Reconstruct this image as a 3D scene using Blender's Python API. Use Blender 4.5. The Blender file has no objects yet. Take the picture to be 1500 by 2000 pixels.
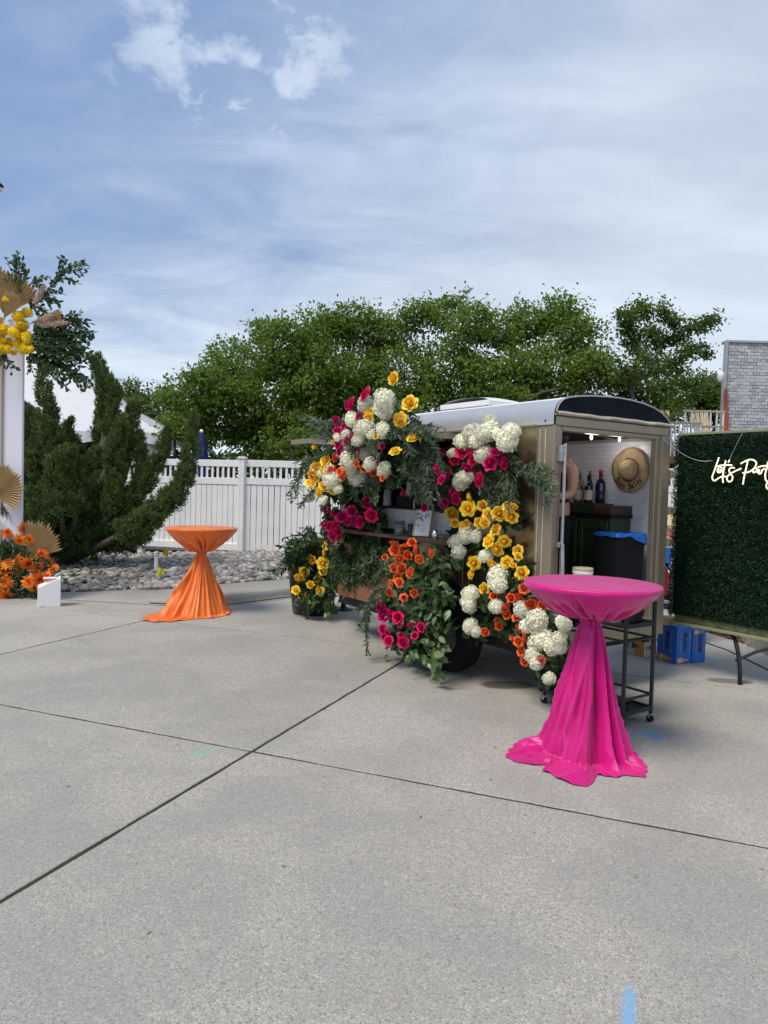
import bpy, bmesh, math, random
import numpy as np
from mathutils import Vector, Matrix, Quaternion
random.seed(7); rng = np.random.default_rng(7)
PI = math.pi
SC = bpy.context.scene
COL = SC.collection

# ------------------------------------------------------------------ camera
FPX, PITCH, ROLL, HCAM = 1434.8, 0.035, 0.0272, 1.6115
_cp, _sp = math.cos(PITCH), math.sin(PITCH)
FW = np.array([0, _cp, -_sp]); _U0 = np.array([0, _sp, _cp]); _R0 = np.array([1., 0, 0])
RT = math.cos(ROLL)*_R0 + math.sin(ROLL)*_U0
UP = -math.sin(ROLL)*_R0 + math.cos(ROLL)*_U0
CP = np.array([0, 0, HCAM])
cam = bpy.data.cameras.new('camera'); camo = bpy.data.objects.new('camera', cam); COL.objects.link(camo)
cam.sensor_fit = 'VERTICAL'; cam.sensor_height = 36.0; cam.lens = 36.0*FPX/2000.0
cam.clip_start = 0.05; cam.clip_end = 900
M4 = Matrix(((RT[0], UP[0], -FW[0], 0), (RT[1], UP[1], -FW[1], 0), (RT[2], UP[2], -FW[2], HCAM), (0, 0, 0, 1)))
camo.matrix_world = M4
SC.camera = camo
SC.render.resolution_x = 768; SC.render.resolution_y = 1024
SC.view_settings.view_transform = 'Standard'; SC.view_settings.look = 'None'
SC.view_settings.gamma = 1.0; SC.view_settings.use_curve_mapping = False
SC.view_settings.exposure = 0.42

# ------------------------------------------------------------------ light and sky
SUN_EL, SUN_AZ = math.radians(56), math.radians(228)      # azimuth clockwise from +Y
sund = bpy.data.lights.new('sun', 'SUN'); sund.energy = 2.6; sund.angle = math.radians(24); sund.color = (1.0, .92, .80)
suno = bpy.data.objects.new('sun', sund); COL.objects.link(suno)
sdir = Vector((math.sin(SUN_AZ)*math.cos(SUN_EL), math.cos(SUN_AZ)*math.cos(SUN_EL), math.sin(SUN_EL)))
suno.rotation_euler = sdir.to_track_quat('Z', 'Y').to_euler()

class NT:
    def __init__(s, tree): s.t = tree; s.n = tree.nodes; s.l = tree.links
    def node(s, typ, **kw):
        n = s.n.new(typ)
        for k, v in kw.items():
            setattr(n, k, v)
        return n
    def put(s, sock, v):
        if hasattr(v, 'is_output') or isinstance(v, bpy.types.NodeSocket): s.l.new(v, sock)
        elif isinstance(v, (tuple, list)) and len(v) == 3 and sock.type == 'RGBA': sock.default_value = (*v, 1)
        else: sock.default_value = v
    def math(s, op, a, b=0.0, c=None, clamp=False):
        n = s.node('ShaderNodeMath', operation=op, use_clamp=clamp)
        s.put(n.inputs[0], a); s.put(n.inputs[1], b)
        if c is not None: s.put(n.inputs[2], c)
        return n.outputs[0]
    def mix(s, f, a, b, mode='MIX'):
        n = s.node('ShaderNodeMix', data_type='RGBA', blend_type=mode)
        s.put(n.inputs[0], f); s.put(n.inputs[6], a); s.put(n.inputs[7], b)
        return n.outputs[2]
    def noise(s, vec, scale, detail=3.0, rough=.5, dist=0.0):
        n = s.node('ShaderNodeTexNoise')
        if vec is not None: s.put(n.inputs['Vector'], vec)
        n.inputs['Scale'].default_value = scale; n.inputs['Detail'].default_value = detail
        n.inputs['Roughness'].default_value = rough; n.inputs['Distortion'].default_value = dist
        return n.outputs['Fac']
    def ramp(s, f, lo, hi, a=0.0, b=1.0, smooth=True):
        n = s.node('ShaderNodeMapRange', interpolation_type='SMOOTHSTEP' if smooth else 'LINEAR')
        s.put(n.inputs[0], f); s.put(n.inputs[1], lo); s.put(n.inputs[2], hi); s.put(n.inputs[3], a); s.put(n.inputs[4], b)
        return n.outputs[0]
    def mapping(s, vec, scale=(1, 1, 1), rot=(0, 0, 0), loc=(0, 0, 0)):
        n = s.node('ShaderNodeMapping'); s.put(n.inputs[0], vec)
        n.inputs['Location'].default_value = loc; n.inputs['Rotation'].default_value = rot; n.inputs['Scale'].default_value = scale
        return n.outputs[0]

W = bpy.data.worlds.new('World'); SC.world = W; W.use_nodes = True
w = NT(W.node_tree)
for n in list(w.n): w.n.remove(n)
wo = w.node('ShaderNodeOutputWorld'); bg = w.node('ShaderNodeBackground'); bg.inputs[1].default_value = 0.11
sky = w.node('ShaderNodeTexSky', sky_type='NISHITA'); sky.sun_disc = False; sky.sun_elevation = SUN_EL; sky.sun_rotation = SUN_AZ
sky.air_density = 1.0; sky.dust_density = 0.6; sky.ozone_density = 2.0
tc = w.node('ShaderNodeTexCoord'); sep = w.node('ShaderNodeSeparateXYZ'); w.put(sep.inputs[0], tc.outputs['Generated'])
X, Y, Zc = sep.outputs
zz = w.math('ADD', w.math('MAXIMUM', Zc, 0.0), 0.22)
px = w.math('DIVIDE', X, zz); py = w.math('DIVIDE', Y, zz)
cmb = w.node('ShaderNodeCombineXYZ'); w.put(cmb.inputs[0], px); w.put(cmb.inputs[1], py)
V = cmb.outputs[0]
big = w.noise(w.mapping(V, (1, 1, 1), (0, 0, .5)), 0.9, 5, .55, .3)
fine = w.noise(w.mapping(V, (1.0, 1.7, 1), (0, 0, -.6), (3, 1, 0)), 2.6, 8, .6, .5)
puff = w.noise(w.mapping(V, (1, 1.0, 1), (0, 0, .4), (7.3, 2.2, 0)), 9.0, 6, .6, .25)
# thin overcast everywhere, open to blue on the upper left
bias = w.math('ADD', w.math('MULTIPLY', X, 1.25), w.math('MULTIPLY', Zc, -0.85))
cov = w.math('ADD', w.math('ADD', w.math('MULTIPLY', w.math('SUBTRACT', big, .5), 0.9), w.math('MULTIPLY', w.math('MULTIPLY', w.math('SUBTRACT', fine, .5), .8), w.ramp(X, -.1, .4, 1, .45))), w.math('ADD', bias, 0.88))
cov = w.math('ADD', cov, w.ramp(Zc, .05, .34, .42, 0)); cov = w.ramp(cov, 0.0, 1.0, 0.14, .97)
# small bright puffs near the gap
d0 = w.node('ShaderNodeVectorMath', operation='DISTANCE'); w.put(d0.inputs[0], tc.outputs['Generated']); d0.inputs[1].default_value = (-.175, .84, .51)
pm = w.math('MULTIPLY', w.ramp(d0.outputs['Value'], .07, .24, 1, 0), w.ramp(puff, .38, .66))
cov = w.math('MAXIMUM', cov, w.math('MULTIPLY', pm, .72))
shade = w.noise(w.mapping(V, (.7, 1.3, 1), (0, 0, .2), (1.7, 4, 0)), 1.5, 5, .55, .2)
shade = w.math('ADD', shade, w.math('ADD', w.math('MULTIPLY', w.math('SUBTRACT', fine, .5), .35), w.math('MULTIPLY', X, -.22)))
ccol = w.mix(w.ramp(shade, .28, .68), (3.7, 4.3, 5.25), (5.1, 5.75, 6.7))
low = w.ramp(Zc, 0.02, .40, .75, 0.0)
ccol = w.mix(low, ccol, (6.2, 6.9, 7.5))
blue = w.mix(.80, sky.outputs[0], (1.25, 2.1, 4.0))
ccol = w.mix(w.math('MULTIPLY', pm, .4), ccol, (6.2, 6.9, 7.8)); skyc = w.mix(cov, blue, ccol)
w.put(bg.inputs[0], skyc); w.put(wo.inputs[0], bg.outputs[0])

# ------------------------------------------------------------------ geometry helpers for real positions
def ray(u, v): return FW + (u-750)/FPX*RT - (v-1000)/FPX*UP
def gpt(u, v, z=0.0):
    d = ray(u, v); return CP + d*(z-HCAM)/d[2]
def dpt(u, v, Yd):
    d = ray(u, v); return CP + d*Yd/d[1]
OT = np.array([1.2376, 5.4524, 0]); YAW = .5973
DT = np.array([math.cos(YAW), math.sin(YAW), 0]); LT = np.array([-math.sin(YAW), math.cos(YAW), 0]); ZT = np.array([0, 0, 1.])
def TW(a, b, c): return OT + a*DT + b*LT + c*ZT
def plane_a(u, v, a):
    d = ray(u, v); t = ((OT-CP)@DT + a)/(d@DT); return CP + d*t

# ------------------------------------------------------------------ object helpers
def rootmat(o):
    return Matrix.Translation(o.location) @ Matrix.Rotation(o.rotation_euler.z, 4, 'Z')
def tag(o, label=None, cat=None, group=None, kind=None):
    if label: o['label'] = label
    if cat: o['category'] = cat
    if group: o['group'] = group
    if kind: o['kind'] = kind
    return o
def thing(name, label, cat, loc=(0, 0, 0), rz=0.0, group=None):
    o = bpy.data.objects.new(name, None); COL.objects.link(o); o.empty_display_size = .1
    o.location = Vector([float(x) for x in loc]); o.rotation_euler = (0, 0, rz)
    return tag(o, label, cat, group)
def link(name, me, parent=None, world=False):
    o = bpy.data.objects.new(name, me); COL.objects.link(o)
    if parent is not None:
        o.parent = parent
        if world: o.matrix_parent_inverse = rootmat(parent).inverted()
    return o
class MB:
    def __init__(s): s.v = []; s.f = []
    def add(s, vs, fs):
        k = len(s.v); s.v += [tuple(map(float, p)) for p in vs]; s.f += [tuple(i+k for i in f) for f in fs]; return s
    def box(s, x0, x1, y0, y1, z0, z1):
        return s.add([(x0, y0, z0), (x1, y0, z0), (x1, y1, z0), (x0, y1, z0), (x0, y0, z1), (x1, y0, z1), (x1, y1, z1), (x0, y1, z1)],
                     [(0, 3, 2, 1), (4, 5, 6, 7), (0, 1, 5, 4), (1, 2, 6, 5), (2, 3, 7, 6), (3, 0, 4, 7)])
    def obox(s, c, ax, ay, hx, hy, z0, z1):       # oriented box about c with unit axes
        c = np.array(c[:2]); ax = np.array(ax[:2]); ay = np.array(ay[:2]); p = []
        for z in (z0, z1):
            for i, j in ((-1, -1), (1, -1), (1, 1), (-1, 1)):
                q = c + ax*hx*i + ay*hy*j; p.append((q[0], q[1], z))
        return s.add(p, [(0, 3, 2, 1), (4, 5, 6, 7), (0, 1, 5, 4), (1, 2, 6, 5), (2, 3, 7, 6), (3, 0, 4, 7)])
    def tube(s, pts, r, n=8, caps=True):
        pts = [np.array(p, float) for p in pts]; m = len(pts); rs = r if hasattr(r, '__len__') else [r]*m
        vs = []; prev = None
        for i, p in enumerate(pts):
            t = pts[min(i+1, m-1)] - pts[max(i-1, 0)]; t = t/(np.linalg.norm(t)+1e-9)
            if prev is None:
                a = np.array([0, 0, 1.]) if abs(t[2]) < .9 else np.array([1., 0, 0])
                x = np.cross(t, a); x /= np.linalg.norm(x)
            else:
                x = prev - t*(prev@t); x /= (np.linalg.norm(x)+1e-9)
            prev = x; y = np.cross(t, x)
            for k in range(n):
                a = 2*PI*k/n; vs.append(p + rs[i]*(math.cos(a)*x + math.sin(a)*y))
        fs = [(i*n+k, i*n+(k+1) % n, (i+1)*n+(k+1) % n, (i+1)*n+k) for i in range(m-1) for k in range(n)]
        if caps: fs += [tuple(range(n-1, -1, -1)), tuple((m-1)*n+k for k in range(n))]
        return s.add(vs, fs)
    def lathe(s, prof, c=(0, 0, 0), n=24, caps=True):
        vs = [(c[0]+r*math.cos(2*PI*k/n), c[1]+r*math.sin(2*PI*k/n), c[2]+z) for r, z in prof for k in range(n)]
        fs = [(i*n+k, i*n+(k+1) % n, (i+1)*n+(k+1) % n, (i+1)*n+k) for i in range(len(prof)-1) for k in range(n)]
        if caps: fs += [tuple(range(n-1, -1, -1)), tuple((len(prof)-1)*n+k for k in range(n))]
        return s.add(vs, fs)
    def quad(s, a, b, c, d): return s.add([a, b, c, d], [(0, 1, 2, 3)])
    def build(s, name, m, parent=None, world=False, smooth=False, bevel=0.0, kind=None, seg=1):
        me = bpy.data.meshes.new(name); me.from_pydata(s.v, [], s.f); me.update()
        if m: me.materials.append(m)
        if smooth: me.shade_smooth() if hasattr(me, 'shade_smooth') else None
        o = link(name, me, parent, world)
        if bevel:
            b = o.modifiers.new('bevel', 'BEVEL'); b.width = bevel; b.segments = seg; b.limit_method = 'ANGLE'; b.angle_limit = math.radians(40)
        if kind: o['kind'] = kind
        return o

def sm(o, ang=None):
    o.data.shade_smooth()
    return o

def mat(name, col, rough=.6, metal=0.0, var=None, bump=None, spec=.5, col2=None, coat=0.0, rand=0.0, trans=0.0, emit=None, sheen=0, aniso=None, wear=None):
    """var=(scale, amount 0..1) mixes to col2; bump=(scale,strength,dist)"""
    m = bpy.data.materials.new(name); m.use_nodes = True; t = NT(m.node_tree)
    b = t.n['Principled BSDF']; c = col
    co = t.node('ShaderNodeTexCoord').outputs['Object']
    if var:
        nz = t.noise(co, var[0], 5, .6)
        c = t.mix(t.ramp(nz, .35, .68, 0, var[1]), col, col2 or tuple(x*.6 for x in col))
    if wear:
        nz = t.noise(t.mapping(co, (1, 1, .25)), wear[0], 6, .65)
        c = t.mix(t.ramp(nz, .55, .75, 0, wear[1]), c, wear[2])
    if rand:
        oi = t.node('ShaderNodeObjectInfo'); hs = t.node('ShaderNodeHueSaturation')
        t.put(hs.inputs['Value'], t.math('ADD', t.math('MULTIPLY', oi.outputs['Random'], 2*rand), 1-rand)); t.put(hs.inputs['Color'], c)
        t.put(hs.inputs['Hue'], t.math('ADD', t.math('MULTIPLY', oi.outputs['Random'], .02), .49)); c = hs.outputs[0]
    t.put(b.inputs['Base Color'], c)
    b.inputs['Roughness'].default_value = rough; b.inputs['Metallic'].default_value = metal
    b.inputs['Specular IOR Level'].default_value = spec; b.inputs['Coat Weight'].default_value = coat
    if sheen: b.inputs['Sheen Weight'].default_value = sheen
    if trans:
        b.inputs['Transmission Weight'].default_value = trans; b.inputs['IOR'].default_value = 1.3
    if emit:
        b.inputs['Emission Color'].default_value = (*emit[0], 1); b.inputs['Emission Strength'].default_value = emit[1]
    if bump:
        bn = t.node('ShaderNodeBump'); bn.inputs['Strength'].default_value = bump[1]; bn.inputs['Distance'].default_value = bump[2] if len(bump) > 2 else .01
        t.put(bn.inputs['Height'], t.noise(co, bump[0], 6, .6)); t.put(b.inputs['Normal'], bn.outputs[0])
    if var or rand:
        pass
    return m
def leafmat(name, c1, c2, rough=.5, trans=.25, c3=None, spec=.35):
    m = bpy.data.materials.new(name); m.use_nodes = True; t = NT(m.node_tree); b = t.n['Principled BSDF']
    a = t.node('ShaderNodeAttribute', attribute_name='tint'); f = a.outputs['Fac']
    c = t.mix(f, c1, c2)
    if c3: c = t.mix(t.ramp(f, .86, 1.0), c, c3)
    t.put(b.inputs['Base Color'], c); b.inputs['Roughness'].default_value = rough; b.inputs['Specular IOR Level'].default_value = spec
    if trans:
        tr = t.node('ShaderNodeBsdfTranslucent'); t.put(tr.inputs[0], t.mix(.5, c, tuple(min(1, x*1.6) for x in c2)))
        mx = t.node('ShaderNodeMixShader'); mx.inputs[0].default_value = trans
        t.l.new(b.outputs[0], mx.inputs[1]); t.l.new(tr.outputs[0], mx.inputs[2]); t.l.new(mx.outputs[0], t.n['Material Output'].inputs[0])
    return m
def npmesh(name, V, F, tint=None):
    """V (n,3), F (m,k) constant k"""
    me = bpy.data.meshes.new(name); n, (m, k) = len(V), F.shape
    me.vertices.add(n); me.vertices.foreach_set('co', V.astype(np.float32).ravel())
    me.loops.add(m*k); me.loops.foreach_set('vertex_index', F.astype(np.int32).ravel())
    me.polygons.add(m); me.polygons.foreach_set('loop_start', np.arange(0, m*k, k, dtype=np.int32))
    me.update(calc_edges=True)
    if tint is not None:
        at = me.attributes.new('tint', 'FLOAT', 'FACE'); at.data.foreach_set('value', tint.astype(np.float32))
    return me
def unit(a): return a/(np.linalg.norm(a, axis=-1, keepdims=True)+1e-9)
def leaves(name, P, Dv, N, length, width, m, parent=None, world=False, tint=None, shape='leaf', fold=.25, kind='stuff'):
    P = np.asarray(P, float); n = len(P); Dv = unit(np.asarray(Dv, float)); N = np.asarray(N, float)
    S = unit(np.cross(Dv, N)); N = unit(np.cross(S, Dv))
    L = (np.ones(n)*length)[:, None]; Wd = (np.ones(n)*width)[:, None]/2
    if tint is None: tint = rng.random(n)
    if shape == 'tri':     # small far leaf: folded rhombus
        A = P; B = P+Dv*L*.45+S*Wd+N*Wd*fold; C = P+Dv*L; E = P+Dv*L*.45-S*Wd+N*Wd*fold
        V = np.stack([A, B, C, E], 1).reshape(-1, 3); i = np.arange(n)[:, None]*4
        F = np.stack([i+[0, 1, 2], i+[0, 2, 3]], 1).reshape(-1, 3); T = np.repeat(tint, 2)
    else:
        q = [P, P+Dv*L*.32+S*Wd+N*Wd*fold, P+Dv*L*.72+S*Wd*.72+N*Wd*(fold-.05)-N*L*.04, P+Dv*L-N*L*.12, P+Dv*L*.72-S*Wd*.72+N*Wd*(fold-.05)-N*L*.04, P+Dv*L*.32-S*Wd+N*Wd*fold]
        V = np.stack(q, 1).reshape(-1, 3); i = np.arange(n)[:, None]*6
        F = np.stack([i+[0, 1, 2, 3], i+[0, 3, 4, 5]], 1).reshape(-1, 4); T = np.repeat(tint, 2)
    me = npmesh(name, V, F, T); me.materials.append(m)
    o = link(name, me, parent, world)
    if kind: o['kind'] = kind
    return o
def rdir(n): return unit(rng.normal(size=(n, 3)))

# ------------------------------------------------------------------ materials
def concrete_mat(name, marks=True, tone=(.43, .408, .364)):
    m = bpy.data.materials.new(name); m.use_nodes = True; t = NT(m.node_tree); b = t.n['Principled BSDF']
    P = t.node('ShaderNodeNewGeometry').outputs['Position']
    oi = t.node('ShaderNodeObjectInfo').outputs['Random']
    f1 = t.noise(P, 210, 3, .75); f2 = t.noise(P, 62, 4, .75); f3 = t.noise(P, 1.1, 6, .6, .4); f4 = t.noise(P, 7, 5, .65)
    c = t.mix(t.ramp(f1, .36, .64), tuple(x*.62 for x in tone), tuple(x*1.36 for x in tone))
    v2 = t.node('ShaderNodeTexVoronoi'); t.put(v2.inputs['Vector'], P); v2.inputs['Scale'].default_value = 165; s2 = t.node('ShaderNodeSeparateColor'); t.put(s2.inputs[0], v2.outputs['Color'])
    c = t.mix(t.ramp(s2.outputs[0], .0, 1.0, .42, 0, False), c, tuple(x*.50 for x in tone)); c = t.mix(t.ramp(s2.outputs[1], .80, .97, 0, .5), c, tuple(min(.75, x*1.75) for x in tone)); c = t.mix(t.ramp(s2.outputs[2], .86, .97, 0, .6), c, (.12, .10, .085))
    c = t.mix(t.ramp(f2, .58, .70, 0, .7), c, tuple(x*1.55 for x in tone))
    c = t.mix(t.ramp(f2, .30, .41, .75, 0), c, tuple(x*.45 for x in tone))
    f6 = t.noise(P, 26, 5, .75); c = t.mix(t.ramp(f6, .38, .62, .28, 0), c, (.24, .232, .21)); c = t.mix(t.ramp(f3, .38, .62, 0, .42), c, (.24, .236, .225))
    c = t.mix(t.ramp(f4, .55, .8, 0, .22), c, (.40, .34, .29))
    vo = t.node('ShaderNodeTexVoronoi'); t.put(vo.inputs['Vector'], P); vo.inputs['Scale'].default_value = 34
    sp = t.math('MULTIPLY', t.ramp(vo.outputs['Distance'], .06, .13, 1, 0), t.ramp(f4, .52, .6))
    c = t.mix(t.math('MULTIPLY', sp, .75), c, (.09, .075, .06))
    # long thin drag scratches and stains
    f5 = t.noise(t.mapping(P, (1, 7, 1), (0, 0, .35)), 1.6, 5, .6)
    c = t.mix(t.ramp(f5, .6, .78, 0, .25), c, (.20, .195, .185))
    if marks:
        sx = t.node('ShaderNodeSeparateXYZ'); t.put(sx.inputs[0], P); wob = t.math('MULTIPLY', t.math('SUBTRACT', t.noise(P, 14, 5, .7), .5), .7)
        def blob(cx, cy, hx, hy, rz, col, amt, soft=.35, wobk=1.0):
            nonlocal c
            ca, sa = math.cos(rz), math.sin(rz)
            dx = t.math('SUBTRACT', sx.outputs[0], cx); dy = t.math('SUBTRACT', sx.outputs[1], cy)
            a = t.math('DIVIDE', t.math('ADD', t.math('MULTIPLY', dx, ca), t.math('MULTIPLY', dy, sa)), hx)
            e = t.math('DIVIDE', t.math('SUBTRACT', t.math('MULTIPLY', dy, ca), t.math('MULTIPLY', dx, sa)), hy)
            r = t.math('SQRT', t.math('ADD', t.math('POWER', t.math('ABSOLUTE', a), 2.5), t.math('POWER', t.math('ABSOLUTE', e), 2.5)))
            r = t.math('ADD', r, t.math('MULTIPLY', wob, wobk))
            g = t.math('MULTIPLY', t.ramp(r, 1-soft, 1+soft*.5, amt, 0), t.ramp(f1, .2, .45, .55, 1))
            c = t.mix(g, c, col)
        blob(-1.04, 4.31, .13, .036, .80, (.16, .45, .33), .5, .7)
        blob(1.84, 4.84, .045, .10, .1, (.10, .33, .58), .75, .4)
        blob(1.74, 4.90, .10, .016, -.35, (.10, .33, .58), .7, .6)
        blob(.805, 2.235, .024, .13, -.36, (.16, .40, .66), .68, .6)
        blob(-1.434, 8.56, .09, .03, .2, (.12, .25, .42), .5, .9)
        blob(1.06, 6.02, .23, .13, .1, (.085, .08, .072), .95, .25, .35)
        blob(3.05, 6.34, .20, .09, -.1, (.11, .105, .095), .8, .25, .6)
        blob(-3.3, 4.6, .25, .06, .1, (.26, .22, .16), .35, .8, 1.5)
    hs = t.node('ShaderNodeHueSaturation'); t.put(hs.inputs['Color'], c); t.put(hs.inputs['Value'], t.math('ADD', t.math('MULTIPLY', oi, .10), .95))
    t.put(b.inputs['Base Color'], hs.outputs[0]); b.inputs['Roughness'].default_value = .85; b.inputs['Specular IOR Level'].default_value = .3
    bn = t.node('ShaderNodeBump'); bn.inputs['Strength'].default_value = .5; bn.inputs['Distance'].default_value = .004
    t.put(bn.inputs['Height'], t.math('ADD', f1, t.math('MULTIPLY', f2, .8))); t.put(b.inputs['Normal'], bn.outputs[0])
    return m
M = {}
M['slab'] = concrete_mat('concrete slab')
M['curb'] = concrete_mat('concrete curb', False, (.37, .355, .32))
M['soil'] = mat('dark joint soil', (.022, .019, .015), .95, var=(1.6, .8), col2=(.045, .05, .018), bump=(60, .8))
M['grass'] = mat('lawn', (.05, .09, .025), .9, var=(2, .8), col2=(.09, .11, .04), bump=(40, .6))
M['vinyl'] = mat('white vinyl', (.83, .82, .80), .42, var=(3, .5), col2=(.66, .67, .70), bump=(25, .05), wear=(4, .25, (.5, .5, .48)))
M['bronze'] = mat('bronze trailer skin', (.40, .32, .195), .24, .92, var=(2.2, .6), col2=(.31, .26, .18), bump=(9, .04, .02), wear=(5, .35, (.22, .19, .14)))
M['bronze_frame'] = mat('bronze frame', (.35, .30, .215), .40, .6, var=(6, .5), col2=(.33, .29, .22), bump=(30, .05), wear=(8, .35, (.17, .15, .12)))
M['alu'] = mat('brushed aluminium', (.54, .54, .54), .34, .5, var=(3, .5), col2=(.6, .61, .64), bump=(14, .03, .01), wear=(7, .3, (.45, .45, .46)))
M['galv'] = mat('galvanised steel', (.55, .56, .57), .38, .85, var=(20, .6), bump=(60, .1))
M['white_paint'] = mat('white paint', (.72, .72, .71), .5, var=(5, .4), col2=(.6, .6, .58))
M['cream_trim'] = mat('cream rubber trim', (.55, .50, .42), .6, var=(9, .7), col2=(.34, .30, .24))
M['black_arch'] = mat('dark navy panel', (.005, .007, .012), .75, spec=.12, var=(5, .4), col2=(.02, .024, .035), bump=(30, .05))
M['black'] = mat('black plastic', (.012, .012, .014), .45, spec=.2, bump=(50, .06))
M['black_int'] = mat('black interior lining', (.010, .009, .009), .85, spec=.2)
M['rubber'] = mat('tyre rubber', (.010, .010, .011), .9, spec=.2, bump=(80, .3), var=(6, .6), col2=(.035, .032, .03))
M['tile'] = mat('white tile', (.80, .81, .84), .25, rand=.05)
M['grout'] = mat('grout', (.36, .36, .40), .8)
M['beadboard'] = mat('white beadboard', (.66, .66, .64), .55, var=(6, .4))
M['walnut'] = mat('walnut board', (.085, .038, .02), .38, var=(4, .8), col2=(.04, .02, .012), coat=.2)
M['green_cab'] = mat('green cabinet', (.045, .065, .028), .4, var=(5, .4), col2=(.03, .045, .02))
M['blue_bag'] = mat('blue plastic', (.02, .17, .60), .3, var=(12, .5), col2=(.01, .09, .38), bump=(30, .5))
M['skin'] = mat('skin', (.52, .30, .21), .5, var=(12, .3), col2=(.45, .23, .16))
M['hair'] = mat('dark hair', (.018, .011, .008), .5, bump=(90, .5))
M['cloth_black'] = mat('black cloth', (.013, .013, .016), .9, spec=.2)
M['straw'] = mat('straw', (.58, .43, .24), .8, var=(40, .7), col2=(.34, .23, .11), bump=(120, .5))
M['straw_dark'] = mat('dark ink braid', (.02, .012, .01), .8)
M['gold'] = mat('gilded frame', (.62, .50, .26), .35, .7)
M['paper'] = mat('printed card', (.66, .68, .72), .6)
M['glass'] = mat('smoky glass', (.75, .80, .80), .05, trans=.9)
M['mirror'] = mat('silver mercury glass', (.8, .8, .8), .15, .9, bump=(80, .4))
M['pinkpaper'] = mat('pink napkin', (.75, .03, .16), .7)
M['bluebox'] = mat('blue cardboard', (.012, .13, .52), .5, var=(8, .3), col2=(.01, .10, .42))
M['navyink'] = mat('navy ink', (.012, .018, .07), .6)
M['goldink'] = mat('gold ink', (.42, .26, .07), .5)
M['card'] = mat('pale cardboard', (.58, .54, .46), .8, var=(6, .5), col2=(.46, .41, .34))
M['brown_card'] = mat('brown cardboard', (.33, .21, .11), .85, var=(6, .5))
M['amber'] = mat('amber print', (.60, .27, .02), .5)
M['brownprint'] = mat('dark brown print', (.13, .045, .012), .5)
M['pinkprint'] = mat('pink print', (.75, .25, .38), .6)
M['redprint'] = mat('red print', (.55, .02, .03), .4)
M['lime'] = mat('stained wood', (.55, .43, .24), .7, var=(9, .7), col2=(.42, .31, .16))
M['pillar'] = mat('lavender white paint', (.68, .67, .76), .6, var=(1.5, .3), col2=(.62, .61, .71))
M['foam'] = mat('matt white laminate', (.80, .80, .80), .5)
M['tent'] = mat('white tent vinyl', (.56, .57, .60), .5, var=(2, .5), col2=(.48, .49, .53), bump=(1.2, .4, .2))
M['navy'] = mat('navy canvas', (.010, .016, .13), .8)
M['shingle'] = mat('weathered grey shingle', (.47, .475, .50), .85, rand=.22, var=(14, .6), col2=(.36, .36, .39), bump=(60, .5))
M['shingle_gap'] = mat('dark felt', (.08, .08, .085), .95)
M['redtrim'] = mat('faded red trim', (.42, .07, .03), .6)
M['greytrim'] = mat('grey metal trim', (.35, .36, .38), .5)
M['weathered'] = mat('weathered deck wood', (.48, .42, .34), .8, var=(8, .7), col2=(.33, .28, .22))
M['neon'] = mat('lit neon tube', (1, .9, .7), .4, emit=((1.0, .80, .50), .85))
M['clear'] = mat('clear acrylic', (.9, .9, .9), .05, trans=.95)
M['sage'] = mat('sage painted board', (.22, .25, .13), .7, var=(5, .6), col2=(.28, .27, .16))
M['yellowplastic'] = mat('yellow plastic', (.75, .60, .03), .5)
M['palm'] = mat('dried palm', (.52, .38, .20), .75, var=(6, .6), col2=(.38, .27, .14), bump=(40, .4))
M['pampas'] = mat('pampas plume', (.60, .47, .36), .95)
M['bark'] = mat('grey bark', (.10, .085, .065), .95, var=(12, .8), col2=(.05, .042, .032), bump=(30, 1.0, .02))
M['stem'] = mat('green stem', (.06, .10, .03), .6)
M['pot'] = mat('black glazed planter', (.010, .010, .014), .25, var=(4, .4), col2=(.02, .02, .026))
M['mulch'] = mat('bark mulch', (.16, .085, .055), .95, var=(16, .9), col2=(.06, .035, .025), bump=(40, 1.0, .03))
def petalmat(name, c1, c2, edge=None, rough=.55, trans=.18):
    m = bpy.data.materials.new(name); m.use_nodes = True; t = NT(m.node_tree); b = t.n['Principled BSDF']
    a = t.node('ShaderNodeAttribute', attribute_name='tint').outputs['Fac']; oi = t.node('ShaderNodeObjectInfo').outputs['Random']
    c = t.mix(a, c1, c2); hs = t.node('ShaderNodeHueSaturation'); t.put(hs.inputs['Color'], c)
    t.put(hs.inputs['Value'], t.math('ADD', t.math('MULTIPLY', oi, .30), .90)); t.put(hs.inputs['Hue'], t.math('ADD', t.math('MULTIPLY', oi, .02), .49))
    c = hs.outputs[0]
    t.put(b.inputs['Base Color'], c); b.inputs['Roughness'].default_value = rough; b.inputs['Specular IOR Level'].default_value = .25
    tr = t.node('ShaderNodeBsdfTranslucent'); t.put(tr.inputs[0], c); mx = t.node('ShaderNodeMixShader'); mx.inputs[0].default_value = trans
    t.l.new(b.outputs[0], mx.inputs[1]); t.l.new(tr.outputs[0], mx.inputs[2]); t.l.new(mx.outputs[0], t.n['Material Output'].inputs[0])
    return m
M['r_yellow'] = petalmat('yellow rose petal', (.86, .44, .008), (.95, .72, .08))
M['r_pink'] = petalmat('pink rose petal', (.30, .001, .03), (.74, .014, .18))
M['r_orange'] = petalmat('orange rose petal', (.55, .03, .005), (.90, .20, .055))
M['h_white'] = petalmat('cream hydrangea petal', (.78, .78, .58), (.90, .90, .80))
M['h_yellow'] = petalmat('yellow blossom petal', (.74, .46, .005), (.86, .66, .03))
M['m_orange'] = petalmat('orange mum petal', (.74, .10, .008), (.95, .36, .05))
M['m_white'] = petalmat('white mum petal', (.7, .66, .6), (.85, .84, .80))
M['l_tree'] = leafmat('tree leaf', (.068, .125, .018), (.175, .265, .042), .6, .40, (.22, .31, .05))
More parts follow.
